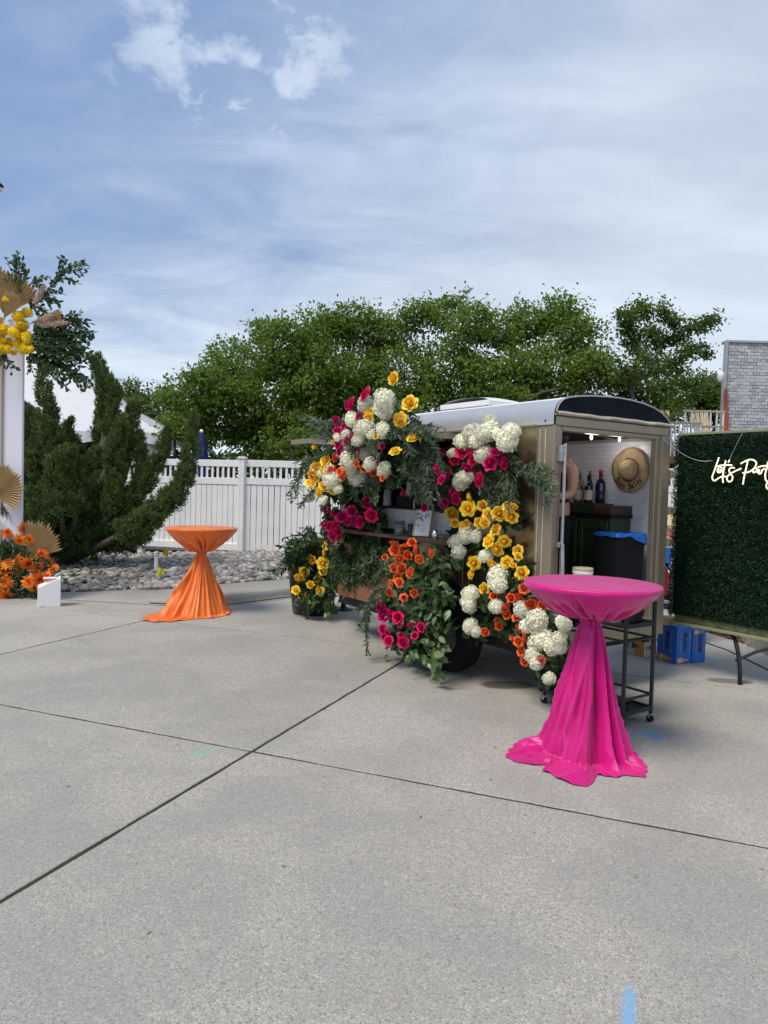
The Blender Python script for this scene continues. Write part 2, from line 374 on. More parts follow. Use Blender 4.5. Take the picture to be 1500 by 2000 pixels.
M['l_tree2'] = leafmat('darker tree leaf', (.045, .085, .016), (.115, .185, .032), .6, .33, (.16, .22, .04))
M['l_jun'] = leafmat('juniper sprig', (.042, .078, .020), (.135, .195, .055), .7, .18, (.18, .23, .08), .2)
M['l_rus'] = leafmat('ruscus leaf', (.042, .068, .036), (.11, .15, .088), .45, .2, (.19, .24, .15))
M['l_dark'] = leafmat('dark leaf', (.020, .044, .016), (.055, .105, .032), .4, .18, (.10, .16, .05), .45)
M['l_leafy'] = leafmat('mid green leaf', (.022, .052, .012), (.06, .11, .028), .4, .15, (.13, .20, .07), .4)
M['l_salal'] = leafmat('broad green leaf', (.04, .085, .02), (.09, .15, .035), .35, .15, (.20, .27, .09), .5)
M['l_box'] = leafmat('artificial boxwood leaf', (.005, .024, .010), (.016, .060, .022), .5, .03, (.04, .11, .05), .25)
M['l_euc'] = leafmat('arch foliage leaf', (.02, .05, .02), (.065, .12, .045), .4, .15, (.09, .15, .07))
def satin(name, c1, c2):
    m = bpy.data.materials.new(name); m.use_nodes = True; t = NT(m.node_tree); b = t.n['Principled BSDF']
    co = t.node('ShaderNodeTexCoord').outputs['Object']
    n1 = t.noise(co, 3.5, 4, .6)
    t.put(b.inputs['Base Color'], t.mix(t.ramp(n1, .3, .7), c1, c2)); b.inputs['Roughness'].default_value = .40
    b.inputs['Specular IOR Level'].default_value = .45; b.inputs['Sheen Weight'].default_value = .25; b.inputs['Sheen Roughness'].default_value = .4
    b.inputs['Anisotropic'].default_value = .4
    t.put(b.inputs['Roughness'], t.ramp(t.noise(co, 9, 3, .6), .3, .7, .36, .48))
    h = t.math('ADD', t.noise(t.mapping(co, (1, 1, .4)), 6, 3, .5, 1.0), t.math('MULTIPLY', t.noise(co, 18, 3, .6), .15))
    bn = t.node('ShaderNodeBump'); bn.inputs['Strength'].default_value = .45; bn.inputs['Distance'].default_value = .03
    t.put(bn.inputs['Height'], h); t.put(b.inputs['Normal'], bn.outputs[0])
    return m
M['satin_pink'] = satin('magenta satin', (.50, .004, .165), (.62, .008, .225))
M['satin_orange'] = satin('orange satin', (.72, .13, .010), (.84, .20, .025))

# ------------------------------------------------------------------ setting: ground, slabs, curb, rocks
g = MB(); g.add([(-300, -60, -.02), (300, -60, -.02), (300, 600, -.02), (-300, 600, -.02)], [(0, 1, 2, 3)])
ground = g.build('ground', M['soil']); tag(ground, kind='structure', label='dark soil under the concrete slabs')
lawn = MB().add([(-300, 15.6, .06), (300, 16.6, .06), (300, 600, .06), (-300, 600, .06)], [(0, 1, 2, 3)]).build('lawn', M['grass']); tag(lawn, kind='structure')
JO = np.array([-.754, 4.3583]); ja = 1.1861; JA = np.array([math.cos(ja), math.sin(ja)]); JB = np.array([-math.sin(ja), math.cos(ja)])
pave = MB().add([(-14, -3, -.005), (14, -3, -.005), (14, 16, -.005), (-14, 16, -.005)], [(0, 1, 2, 3)]).build('concrete_paving', M['soil']); tag(pave, kind='structure')
pa, pb, gap = 3.05, 3.32, .0080
def jointwob(x, seed): return .004*math.sin(x*9+seed)+.003*math.sin(x*23+seed*2)
for i in range(-3, 5):
    for j in range(-4, 6):
        c0 = JO + JA*(i+.5)*pa + JB*(j+.5)*pb
        if not (-13 < c0[0] < 12 and -3 < c0[1] < 13): continue
        # ragged-edged slab outline
        n = 28; pts = []
        for (s0, e0) in (((-1, -1), (1, -1)), ((1, -1), (1, 1)), ((1, 1), (-1, 1)), ((-1, 1), (-1, -1))):
            for k in range(n):
                f = k/n; a = s0[0]+(e0[0]-s0[0])*f; b = s0[1]+(e0[1]-s0[1])*f
                jit = random.uniform(0, .0065)
                q = c0 + JA*a*(pa/2-gap-jit) + JB*b*(pb/2-gap-jit); pts.append(q)
        mb = MB(); N = len(pts)
        inn = [c0 + (q-c0)*(1-.004/np.linalg.norm(q-c0)) for q in pts]
        vs = [(q[0], q[1], -.012) for q in pts]+[(q[0], q[1], -.003) for q in pts]+[(q[0], q[1], 0) for q in inn]
        fs = [(k, (k+1) % N, N+(k+1) % N, N+k) for k in range(N)]+[(N+k, N+(k+1) % N, 2*N+(k+1) % N, 2*N+k) for k in range(N)]+[tuple(range(2*N, 3*N))]
        mb.add(vs, fs); mb.build('slab', M['slab'], pave)
# little debris on paving: leaf bits (uncountable)
dn = 150; dp_ = np.c_[rng.uniform(-5, 4, dn), rng.uniform(2.2, 9.5, dn), np.full(dn, .004)]
dd = rdir(dn); dd[:, 2] *= .1
o = leaves('leaf_litter', dp_, dd, np.tile([0, 0, 1.], (dn, 1)), rng.uniform(.008, .03, dn), rng.uniform(.004, .009, dn), leafmat('litter', (.05, .04, .03), (.25, .22, .17), .8, 0), kind='stuff')
tag(o, 'scattered bits of dry leaf on the concrete', 'leaf litter')

# curb: front path, back path, height
fp = [(-12, 10.2), (-6, 9.75), (-4.2, 9.72), (-3.2, 9.55), (-2.5, 9.42), (-1.98, 9.58), (-1.34, 10.31), (-.3, 11.5), (1.5, 13.1), (5, 14.2), (9, 14.6)]
bp = [(-12, 10.75), (-6, 10.25), (-4.3, 10.15), (-3.55, 10.44), (-2.95, 10.12), (-2.2, 10.62), (-1.45, 11.28), (-.5, 12.2), (1.2, 13.6), (4.9, 14.6), (9, 15)]
hh = [.0, .0, .004, .03, .09, .13, .135, .14, .14, .14, .14]
def resample(path, n):
    P = np.array(path, float); d = np.r_[0, np.cumsum(np.linalg.norm(np.diff(P[:, :2], axis=0), axis=1))]; x = np.linspace(0, len(path)-1, n)
    i = np.arange(len(path)); out = np.stack([np.interp(x, i, P[:, k]) for k in range(P.shape[1])], 1)
    for _ in range(3): out[1:-1] = (out[:-2]+2*out[1:-1]+out[2:])/4
    return out
n = 90; FPp = resample(fp, n); BPp = resample(bp, n); HH = resample([(h, 0) for h in hh], n)[:, 0]
mb = MB(); vs = []
for k in range(n):
    f, b, h = FPp[k], BPp[k], HH[k]; d = b-f; L = np.linalg.norm(d); d /= L
    for off, zf in ((-.10, 0.004), (0, .012), (.008, .45), (.02, .88), (.05, .98), (.10, 1.0)):
        q = f+d*off; vs.append((q[0], q[1], max(.005, h*zf+.004)))
    vs.append((b[0], b[1], h+.018)); q = b+d*.1; vs.append((q[0], q[1], h-.05))
mb.add(vs, [(k*8+i, (k+1)*8+i, (k+1)*8+i+1, k*8+i+1) for k in range(n-1) for i in range(7)])
curb = sm(mb.build('curb', M['curb'])); tag(curb, kind='structure', label='low concrete curb along the rock bed')
mb = MB(); vs = []
for k in range(n):
    if HH[k] > .04:
        d = unit(BPp[k]-FPp[k]); q0, q1 = FPp[k]-d*.022, FPp[k]+d*.004; vs += [(q0[0], q0[1], .0095), (q1[0], q1[1], .0185)]
mb.add(vs, [(2*k, 2*k+1, 2*k+3, 2*k+2) for k in range(len(vs)//2-1)]); tag(mb.build('curb_joint', M['soil']), kind='structure')
# rock bed base
def bedz(t): return .05+.13*min(1, t*2.2)
mb = MB(); vs = []
for k in range(n):
    b = BPp[k]; e = np.array([b[0]-.3, 15.4-.03*(b[0])]);
    for tt in np.linspace(0, 1, 6): q = b+(e-b)*tt; vs.append((q[0], q[1], min(HH[k]+.0, .12)+.02*tt+.02+.06*math.sin(PI*min(1, tt*1.2))))
mb.add(vs, [(k*6+i, (k+1)*6+i, (k+1)*6+i+1, k*6+i+1) for k in range(n-1) for i in range(5)])
bed = sm(mb.build('rock_bed', M['soil'])); tag(bed, kind='structure', label='river rock bed in front of the white fence')
bb = np.array(vs).reshape(n, 6, 3)
stone_cols = [(.30, .285, .26), (.40, .375, .34), (.19, .19, .19), (.34, .27, .23), (.50, .47, .43), (.26, .22, .17), (.22, .18, .17)]
SM = [mat('river stone', c, .75, var=(18, .6), col2=tuple(x*.6 for x in c), bump=(40, .3)) for c in stone_cols]
def stonemesh(k, sub=2):
    bm = bmesh.new(); bmesh.ops.create_icosphere(bm, subdivisions=sub, radius=.5); r = np.random.default_rng(k)
    ax = rdir(3); sc = Vector((1.0, r.uniform(.62, .9), r.uniform(.4, .65)))
    for v in bm.verts:
        p = v.co.copy(); q = 1+.16*math.sin(p.dot(Vector(ax[0]))*5+k)+.10*math.sin(p.dot(Vector(ax[1]))*9+2*k)
        v.co = Vector((p.x*sc.x*q, p.y*sc.y*q, p.z*sc.z*q))
    me = bpy.data.meshes.new('stone'); bm.to_mesh(me); bm.free(); me.shade_smooth(); return me
smeshes = []
for ci in range(7):
    for k in range(3):
        me = stonemesh(ci*3+k, 2); me.materials.append(SM[ci]); smeshes.append(me)
cands = []
def bedpoint(s, t):
    x = s*(n-1); i = min(int(x), n-2); f = x-i; a = bb[i]*(1-f)+bb[i+1]*f; y = t*5; j = min(int(y), 4); g_ = y-j; return a[j]*(1-g_)+a[j+1]*g_
tries = 0
while len(cands) < 6800:
    s = random.uniform(.08, .80); t = random.random()
    p = bedpoint(s, t)
    if p[0] > 4 and random.random() < .6: continue
    sz = random.choice((.07, .09, .11, .12, .14, .10, .085))*random.uniform(.85, 1.2)
    cands.append((p, sz))
# the front edge gets a clean line of stones
for k in range(260):
    s = random.uniform(.15, .62); p = bedpoint(s, random.uniform(0, .03)); cands.append((p, random.uniform(.06, .12)))
def onview(p):
    d = p-CP; z = d@FW; return 750+FPX*(d@RT)/z, 1000-FPX*(d@UP)/z
vis = []
for p, sz in cands:
    u, v = onview(p); ok = (110 < u < 570) and (v > 1085); vis.append((sz/p[1] if ok else 0))
order = np.argsort(-np.array(vis)); top = set(order[:300].tolist())
sv, sf, base = [], [], 0
low = [stonemesh(100+k, 1) for k in range(5)]
lowv = [np.array([v.co[:] for v in m.vertices]) for m in low]; lowf = [np.array([p.vertices[:] for p in m.polygons]) for m in low]
stt = []
for i, (p, sz) in enumerate(cands):
    z = p[2]+sz*random.uniform(.02, .32); rz = random.uniform(0, 2*PI)
    if i in top:
        o = link('stone', random.choice(smeshes), bed); o.location = (p[0], p[1], z); o.scale = (sz,)*3
        o.rotation_euler = (random.uniform(-.35, .35), random.uniform(-.35, .35), rz)
    else:
        k = random.randrange(5); R = np.array(Matrix.Rotation(rz, 3, 'Z') @ Matrix.Rotation(random.uniform(-.4, .4), 3, 'X'))
        sv.append((lowv[k]*sz*1.05)@R.T+np.array([p[0], p[1], z])); sf.append(lowf[k]+base); base += len(lowv[k]); stt.append(np.full(len(lowf[k]), random.random()))
me = npmesh('small_stones', np.concatenate(sv), np.concatenate(sf), np.concatenate(stt)); me.shade_smooth()
mm = leafmat('mixed river stone', (.15, .145, .135), (.42, .39, .35), .8, 0, (.52, .49, .45)); me.materials.append(mm)
o = link('small_stones', me, bed); o['kind'] = 'stuff'

# mulch bed and its curb on the right
mb = MB(); mp = [gpt(1360, 1229), gpt(1400, 1241), gpt(1450, 1256), gpt(1500, 1277), gpt(1600, 1330)]; mq = [p+np.array([.5, .55, 0]) for p in mp]
vs = []
for p, q in zip(mp, mq): vs += [(*p[:2], .005), (*(p[:2]*.85+q[:2]*.15), .07), (*(p[:2]*.4+q[:2]*.6), .09), (*q[:2], .06)]
mb.add(vs, [(k*4+i, (k+1)*4+i, (k+1)*4+i+1, k*4+i+1) for k in range(4) for i in range(3)])
mul = mb.build('mulch_bed', M['mulch']); tag(mul, kind='structure')
cn = 2600; ks = rng.integers(0, 4, cn); ff = rng.random(cn); tt = rng.random(cn); MP = np.array(mp); MQ = np.array(mq)
A = MP[ks]*(1-ff[:, None])+MP[ks+1]*ff[:, None]; B = MQ[ks]*(1-ff[:, None])+MQ[ks+1]*ff[:, None]; PP = A*(1-tt[:, None])+B*tt[:, None]; PP[:, 2] = .03+.06*np.minimum(1, tt*3)
leaves('mulch_chips', PP, rdir(cn)*[1, 1, .4], rdir(cn)+[0, 0, 1.5], rng.uniform(.03, .07, cn), rng.uniform(.01, .025, cn), leafmat('mulch chip', (.06, .03, .02), (.26, .14, .09), .9, 0), mul)
mb = MB()
for k in range(4):
    a, b = MQ[k], MQ[k+1]; d = unit(b-a); nn = np.array([-d[1], d[0], 0])
    if nn[1] < 0: nn = -nn
    mb.add([(*a[:2], 0), (*b[:2], 0), (*(b+nn*.5)[:2], 0), (*(a+nn*.5)[:2], 0), (*a[:2], .16), (*b[:2], .16), (*(b+nn*.5)[:2], .17), (*(a+nn*.5)[:2], .17)], [(0, 1, 5, 4), (4, 5, 6, 7), (3, 2, 6, 7)])
tag(mb.build('curb', M['curb']), kind='structure', label='concrete curb behind the mulch at the right')
# gutter crack: thin dark line of grit
mb = MB(); gl = [gpt(1340, 1240), gpt(1377, 1255), gpt(1420, 1270), gpt(1460, 1289), gpt(1500, 1309), gpt(1560, 1345)]
vs = []
for k, p in enumerate(gl): vs += [(p[0]-.014, p[1]-.01, .004), (p[0]+.014, p[1]+.012, .004)]
mb.add(vs, [(2*k, 2*k+1, 2*k+3, 2*k+2) for k in range(5)]); tag(mb.build('gutter_joint', M['soil']), kind='structure')

# ------------------------------------------------------------------ fence
fence = thing('white_fence', 'white vinyl privacy fence with open slatted top behind the rock bed', 'fence', (-3, 15.3, .1))
def seg_fence(p0, p1, zb0, zb1, seedpost=True):
    p0 = np.array(p0, float); p1 = np.array(p1, float); L = np.linalg.norm(p1-p0); d = (p1-p0)/L; ang = math.atan2(d[1], d[0]); nrm = np.array([-d[1], d[0]])
    def zb(s): return zb0+(zb1-zb0)*s/L
    Hf = 1.93
    def part(name, s0, s1, z0, z1, th, off=0.0, me=None):
        mb = MB(); c = p0+d*(s0+s1)/2+nrm*off; b = zb((s0+s1)/2); mb.obox(c, d, nrm, (s1-s0)/2, th/2, b+z0, b+z1)
        return mb.build(name, M['vinyl'], fence, True, bevel=.004)
    npan = max(1, round(L/2.3)); pl = L/npan
    for k in range(npan):
        s0, s1 = k*pl+.065, (k+1)*pl-.065
        part('rail', s0, s1, Hf-.14, Hf, .05); part('rail', s0, s1, 1.42, 1.56, .05); part('rail', s0, s1, .05, .19, .045, .03)
        m_ = round((s1-s0)/.122); w_ = (s1-s0)/m_
        pm = MB().box(-w_/2+.006, w_/2-.006, -.011, .011, .0, 1.42); me = None
        for q in range(m_):
            s = s0+(q+.5)*w_; c = p0+d*s
            o = MB(); o.obox(c, d, nrm, w_/2-random.uniform(.004, .009), .011, zb(s)+.0, zb(s)+1.42); o.build('picket', M['vinyl'], fence, True)
            o = MB(); o.obox(c+d*w_*.5 if q < m_-1 else c, d, nrm, .024, .011, zb(s)+1.56, zb(s)+Hf-.14); o.build('baluster', M['vinyl'], fence, True)
    for k in range(npan+1):
        c = p0+d*k*pl; b = zb(k*pl)
        mb = MB(); mb.obox(c, d, nrm, .065, .065, b-.1, b+Hf+.03); ps = mb.build('post', M['vinyl'], fence, True, bevel=.006)
        cp_ = MB(); cp_.obox(c, d, nrm, .082, .082, b+Hf+.03, b+Hf+.055); cp_.obox(c, d, nrm, .07, .07, b+Hf+.056, b+Hf+.075); cp_.build('cap', M['vinyl'], ps, bevel=.004)
CPOST = dpt(470, 1079, 15.25)[:2]
seg_fence(CPOST, (-9.75, 17.0), .14, .14)
seg_fence(CPOST, (8.6, 15.75), .14, .26)

# ------------------------------------------------------------------ trees
def tree(name, label, cat, base, lobes, Yd, lm, density=1.0, leaf=.10, clump=.42, group=None, trunks=1, sparse=False, jit=1.2, seed=1):
    r = np.random.default_rng(seed)
    t = thing(name, label, cat, (base[0], base[1], 0), group=group)
    cen = []; 
    for (u, v, rp) in lobes:
        y = Yd+r.uniform(-jit, jit); c = dpt(u, v, y); cen.append((c, max(.12, rp*y/FPX-clump*.22)))
    # limbs
    mb = MB(); base3 = np.array([base[0], base[1], 0.]);
    cc = np.mean([c for c, _ in cen], axis=0)
    fork = base3+np.array([(cc[0]-base3[0])*.15, (cc[1]-base3[1])*.15, min(2.2, cc[2]*.4)])
    mb.tube([base3+[0, 0, -.2], base3*.6+fork*.4+[.06, 0, 0], fork], [.15, .11, .09] if not sparse else [.09, .07, .055], 8)
    nodes = [(fork, .085 if sparse else .12)]
    for c, rad in sorted(cen, key=lambda q: q[0][2]):
        cand = [(np.linalg.norm(c-p)*(1 if p[2] < c[2]+.1 else 2.5), i) for i, (p, w_) in enumerate(nodes)]; i = min(cand)[1]
        p, w_ = nodes[i]; w2 = max(.012, w_*.66); m1 = (p+c)/2+r.normal(size=3)*.10*np.linalg.norm(c-p)-[0, 0, .06*np.linalg.norm(c-p)]
        mb.tube([p, (p*.75+m1*.25+(m1-p)*.15), m1, c], [w2*1.2, w2, w2*.85, w2*.6], 6); nodes.append((c, w2))
        for _ in range(5):
            q = c+unit(r.normal(size=3)+[0, 0, .4])*rad*1.0; mid = (c+q)/2+r.normal(size=3)*.12*rad
            mb.tube([c, mid, q], [w2*.4, w2*.25, .003], 4)
    sm(mb.build('trunk', M['bark'], t, True))
    Ps, Ds, Ns, Ts = [], [], [], []
    for c, rad in cen:
        nc = int(density*78*rad*rad)+9
        for _ in range(nc):
            dv = unit(r.normal(size=3)); rr = rad*(r.uniform(.30, 1.0)**.55)
            q = c+dv*rr*np.array([1.05, 1.0, .9]); cs = clump*r.uniform(.6, 1.25)
            nl = int(r.uniform(42, 78)*(cs/.42)**1.6*(1.7 if sparse else 1))
            off = r.normal(size=(nl, 3))*np.array([.5, .5, .28])*cs
            # twig shoots lift some leaves outward
            if r.random() < .15:
                k = nl//3; s_ = r.uniform(0, 1, k); off[:k] = (dv*[.6, .6, .5]+[0, 0, .45])*s_[:, None]*cs*1.3+r.normal(size=(k, 3))*.05
            Ps.append(q+off); outw = dv*.7+[0, 0, -.05]
            Ds.append(outw+r.normal(size=(nl, 3))*.75+[0, 0, -.25]); Ns.append(r.normal(size=(nl, 3))*.55+[0, 0, 1.0]+dv*.35)
            Ts.append(np.clip(r.normal(.45, .17)+r.normal(size=nl)*.17, 0, 1))
    P = np.concatenate(Ps); k = len(P)
    o = leaves('crown', P, np.concatenate(Ds), np.concatenate(Ns), r.uniform(.7, 1.3, k)*leaf, r.uniform(.45, .75, k)*leaf, lm, t, True, np.concatenate(Ts), 'tri', .3, None)
    return t, k
TREEG = 'leafy trees behind the white fence'
nleaf = 0
_, k = tree('leafy_tree', 'broad rounded green tree left of the trailer, largest crown behind the fence', 'tree', dpt(560, 1000, 22)[:2],
     [(400, 765, 55), (365, 830, 45), (455, 712, 58), (445, 800, 75), (555, 668, 52), (530, 765, 85), (625, 640, 48), (620, 745, 85), (500, 850, 60), (580, 850, 65), (345, 780, 28), (515, 650, 25), (690, 625, 42), (690, 720, 75), (680, 820, 75)],
     22, M['l_tree'], 1.0, .125, .44, TREEG, seed=3); nleaf += k
_, k = tree('leafy_tree', 'green tree directly behind the flowers on the trailer roof, twiggy flat top', 'tree', dpt(850, 1000, 21)[:2],
     [(760, 650, 48), (815, 620, 38), (870, 612, 40), (925, 635, 48), (790, 740, 75), (880, 730, 80), (760, 830, 60), (860, 820, 70), (940, 800, 55)],
     21, M['l_tree'], 1.0, .12, .42, TREEG, seed=4); nleaf += k
_, k = tree('leafy_tree', 'green tree with pointed top behind the rear end of the trailer', 'tree', dpt(1070, 1000, 20)[:2],
     [(985, 645, 46), (1045, 628, 45), (1095, 612, 38), (1130, 655, 40), (1155, 700, 34), (985, 740, 72), (1070, 725, 80), (1145, 750, 50), (1000, 800, 50), (1080, 810, 50)],
     20, M['l_tree'], 1.0, .12, .42, TREEG, seed=5); nleaf += k
_, k = tree('leafy_tree', 'sparse spreading tree with visible limbs between the trailer and the shingled building', 'tree', dpt(1215, 1000, 16.6)[:2],
     [(1250, 610, 16), (1222, 640, 16), (1270, 645, 20), (1240, 670, 24), (1290, 670, 20), (1330, 655, 18), (1312, 625, 12), (1300, 610, 6), (1358, 640, 12), (1385, 626, 7), (1345, 685, 14), (1372, 690, 7), (1262, 715, 34), (1225, 730, 20), (1315, 715, 24), (1255, 595, 8), (1220, 618, 6)],
     16.6, M['l_tree2'], 2.2, .085, .23, TREEG, sparse=True, jit=.5, seed=6); nleaf += k
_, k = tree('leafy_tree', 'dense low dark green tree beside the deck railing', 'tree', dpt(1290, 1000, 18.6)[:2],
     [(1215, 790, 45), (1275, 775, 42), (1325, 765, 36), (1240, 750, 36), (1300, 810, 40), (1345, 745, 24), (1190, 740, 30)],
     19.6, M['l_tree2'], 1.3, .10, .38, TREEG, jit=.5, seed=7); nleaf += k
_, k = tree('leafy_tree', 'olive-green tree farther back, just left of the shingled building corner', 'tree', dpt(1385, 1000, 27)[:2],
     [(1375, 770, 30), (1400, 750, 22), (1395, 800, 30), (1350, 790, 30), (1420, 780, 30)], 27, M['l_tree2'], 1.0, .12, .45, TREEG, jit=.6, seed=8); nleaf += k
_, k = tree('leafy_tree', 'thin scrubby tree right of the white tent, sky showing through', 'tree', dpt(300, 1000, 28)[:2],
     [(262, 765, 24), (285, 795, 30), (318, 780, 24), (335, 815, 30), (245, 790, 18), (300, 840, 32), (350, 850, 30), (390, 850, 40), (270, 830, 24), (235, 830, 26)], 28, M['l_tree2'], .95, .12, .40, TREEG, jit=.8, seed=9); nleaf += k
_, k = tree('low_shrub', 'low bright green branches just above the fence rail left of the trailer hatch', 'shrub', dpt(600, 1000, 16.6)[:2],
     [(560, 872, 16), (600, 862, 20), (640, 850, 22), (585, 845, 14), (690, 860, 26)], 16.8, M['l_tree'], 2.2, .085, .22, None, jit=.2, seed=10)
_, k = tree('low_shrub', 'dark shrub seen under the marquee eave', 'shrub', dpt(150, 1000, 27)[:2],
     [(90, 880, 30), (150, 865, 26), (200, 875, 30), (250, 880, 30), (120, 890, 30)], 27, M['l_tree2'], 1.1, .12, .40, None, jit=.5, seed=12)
# dark wood beyond (uncountable mass that closes the gaps)
fx = rng.uniform(-14, 15, 16000); fz = rng.uniform(.1, 1, 16000)**.8*3.2*(1-.3*np.abs(fx)/15); fy = 30+rng.uniform(-1.0, 1.0, 16000)
fP = np.c_[fx, fy, fz]
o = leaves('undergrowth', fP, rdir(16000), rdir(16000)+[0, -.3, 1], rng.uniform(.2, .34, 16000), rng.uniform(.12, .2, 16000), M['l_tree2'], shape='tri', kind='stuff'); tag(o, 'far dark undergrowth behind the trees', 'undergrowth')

# ------------------------------------------------------------------ juniper
jun = thing('juniper_bush', 'large twisted dark green juniper with upright plumes beside the white pillar', 'bush', (*gpt(190, 1082, .15)[:2]-np.array([0, 1.4]), .12))
def jpath(pts, Yb): return [dpt(u, v, Yb) for u, v in pts]
plumes = [([(140, 1000), (118, 920), (100, 850), (88, 785), (82, 722)], 12.7, 30, 9), ([(100, 950), (66, 890), (55, 840), (50, 795)], 12.4, 24, 8), ([(85, 990), (58, 940), (40, 880)], 12.3, 34, 18),
 ([(150, 960), (115, 900), (88, 850), (60, 800)], 12.8, 22, 7), ([(196, 980), (203, 900), (202, 830), (208, 780), (203, 740), (192, 698)], 12.9, 27, 5), ([(208, 840), (206, 790), (196, 740), (183, 704)], 12.7, 15, 4),
 ([(210, 850), (222, 800), (226, 765), (216, 742)], 12.8, 15, 5), ([(150, 930), (160, 890), (142, 862), (128, 848), (137, 822)], 12.6, 16, 6), ([(215, 960), (238, 890), (252, 840), (258, 810), (264, 790)], 12.6, 24, 7),
 ([(240, 1000), (283, 945), (306, 905), (320, 872), (328, 838)], 12.5, 22, 6), ([(235, 1045), (300, 1010), (345, 968), (366, 920), (374, 870), (380, 806)], 12.3, 27, 7), ([(262, 970), (272, 930), (277, 890), (273, 848)], 12.5, 15, 5),
 ([(220, 1000), (225, 940), (227, 900), (226, 872)], 12.3, 27, 8), ([(120, 1010), (110, 950), (118, 900), (140, 880)], 12.2, 34, 14), ([(160, 1030), (165, 970), (178, 920), (190, 880)], 12.2, 34, 12),
 ([(250, 1040), (300, 1000), (330, 960)], 12.2, 30, 12), ([(90, 1040), (65, 1000), (58, 960)], 12.2, 40, 24), ([(160, 1000), (190, 960), (196, 930)], 12.0, 30, 14), ([(130, 960), (90, 900), (72, 860)], 12.3, 26, 12), ([(150, 1000), (130, 940), (100, 900)], 12.1, 26, 10), ([(215, 900), (232, 850), (238, 820)], 12.6, 20, 8)]
plumes = [(p_, yb_+((i_*37) % 10-5)*.09, a_*(.80 if i_ not in (2, 16) else .9), b_*.7) for i_, (p_, yb_, a_, b_) in enumerate(plumes)]
Ps, Ds, Ns, Ts = [], [], [], []; tb = MB(); core = MB()
root0 = np.array([*gpt(190, 1082, .15)[:2]-np.array([0, 1.4]), .12])
def sprigs(c, ax, dv, nl, cs, t0):
    s_ = rng.uniform(-1, 1.3, nl); off = ax*s_[:, None]*cs*.9+rng.normal(size=(nl, 3))*cs*.38*(1-.35*np.clip(s_, 0, 1))[:, None]
    Ps.append(c+off); Ds.append(ax*.9+unit(off)*.5+rng.normal(size=(nl, 3))*.45); Ns.append(rng.normal(size=(nl, 3))*.6+dv)
    Ts.append(np.clip(t0+.13*s_+rng.normal(size=nl)*.12, 0, 1))
for pts, yb, w0, w1 in plumes:
    P = np.array(jpath(pts, yb)); m_ = 60; i = np.arange(len(P)); x = np.linspace(0, len(P)-1, m_); C = np.stack([np.interp(x, i, P[:, k]) for k in range(3)], 1)
    for _ in range(4): C[1:-1] = (C[:-2]+2*C[1:-1]+C[2:])/4
    rad = np.interp(x, [0, (len(P)-1)*.75, len(P)-1], [w0, w0*.45+w1*.55, w1*.55])*yb/FPX
    rad = rad*(1+.16*np.sin(np.arange(m_)*.55+w0)+.10*np.sin(np.arange(m_)*1.3+yb*9))
    tb.tube([root0, root0*.4+C[0]*.6, C[0]], [.07, .06, .045], 6); core.tube(C[:44:4], rad[:44:4]*.55, 8)
    T = unit(np.gradient(C, axis=0)); Lp = np.linalg.norm(np.diff(C, axis=0), axis=1)
    for k in range(m_-1):
        for _ in range(max(2, int(Lp[k]*rad[k]*1150+Lp[k]*22))):
            dv = unit(rng.normal(size=3)); dv = unit(dv-T[k]*(dv@T[k])+[0, 0, .1]); c = C[k]+dv*rad[k]*rng.uniform(.72, 1.02)
            sprigs(c, unit(T[k]*.9+dv*.65+[0, 0, .35]), dv, rng.integers(26, 44), rng.uniform(.04, .065), rng.normal(.5, .16))
    for _ in range(6): sprigs(C[-1], unit(T[-1]+rng.normal(size=3)*.15), T[-1], 22, .055, .5)
for (u, v, r, yb) in [(130, 1015, 52, 12.9), (200, 1020, 54, 12.9), (255, 1026, 38, 12.9), (90, 1000, 48, 12.9), (180, 965, 40, 13.1), (70, 1035, 48, 12.6), (170, 1048, 52, 12.5), (228, 1046, 40, 12.5), (110, 1052, 46, 12.3), (268, 1042, 26, 12.4), (140, 980, 40, 12.7), (100, 960, 34, 13.2), (100, 1055, 40, 12.6)]:
    c = dpt(u, v, yb); rr = r*yb/FPX; core.lathe([(.01, -.75*rr), (.5*rr, -.55*rr), (.75*rr, 0), (.5*rr, .55*rr), (.01, .75*rr)], tuple(c), 12)
    for _ in range(int(700*rr*rr)+20):
        dv = unit(rng.normal(size=3)); q = c+dv*rr*rng.uniform(.72, 1.02)
        if q[2] < .2: continue
        sprigs(q, unit(dv*.6+[0, 0, .8]), dv, 38, rng.uniform(.06, .09), rng.normal(.28, .12))
P = np.concatenate(Ps); k = len(P); print('juniper leaves', k)
leaves('foliage', P, np.concatenate(Ds), np.concatenate(Ns), rng.uniform(.045, .08, k), rng.uniform(.013, .021, k), M['l_jun'], jun, True, np.concatenate(Ts), 'tri', .3, None)
sm(core.build('inner_twigs', mat('inner juniper twigs', (.012, .018, .006), .95, bump=(18, 1.0, .05)), jun, True))
sm(tb.build('trunk', M['bark'], jun, True))

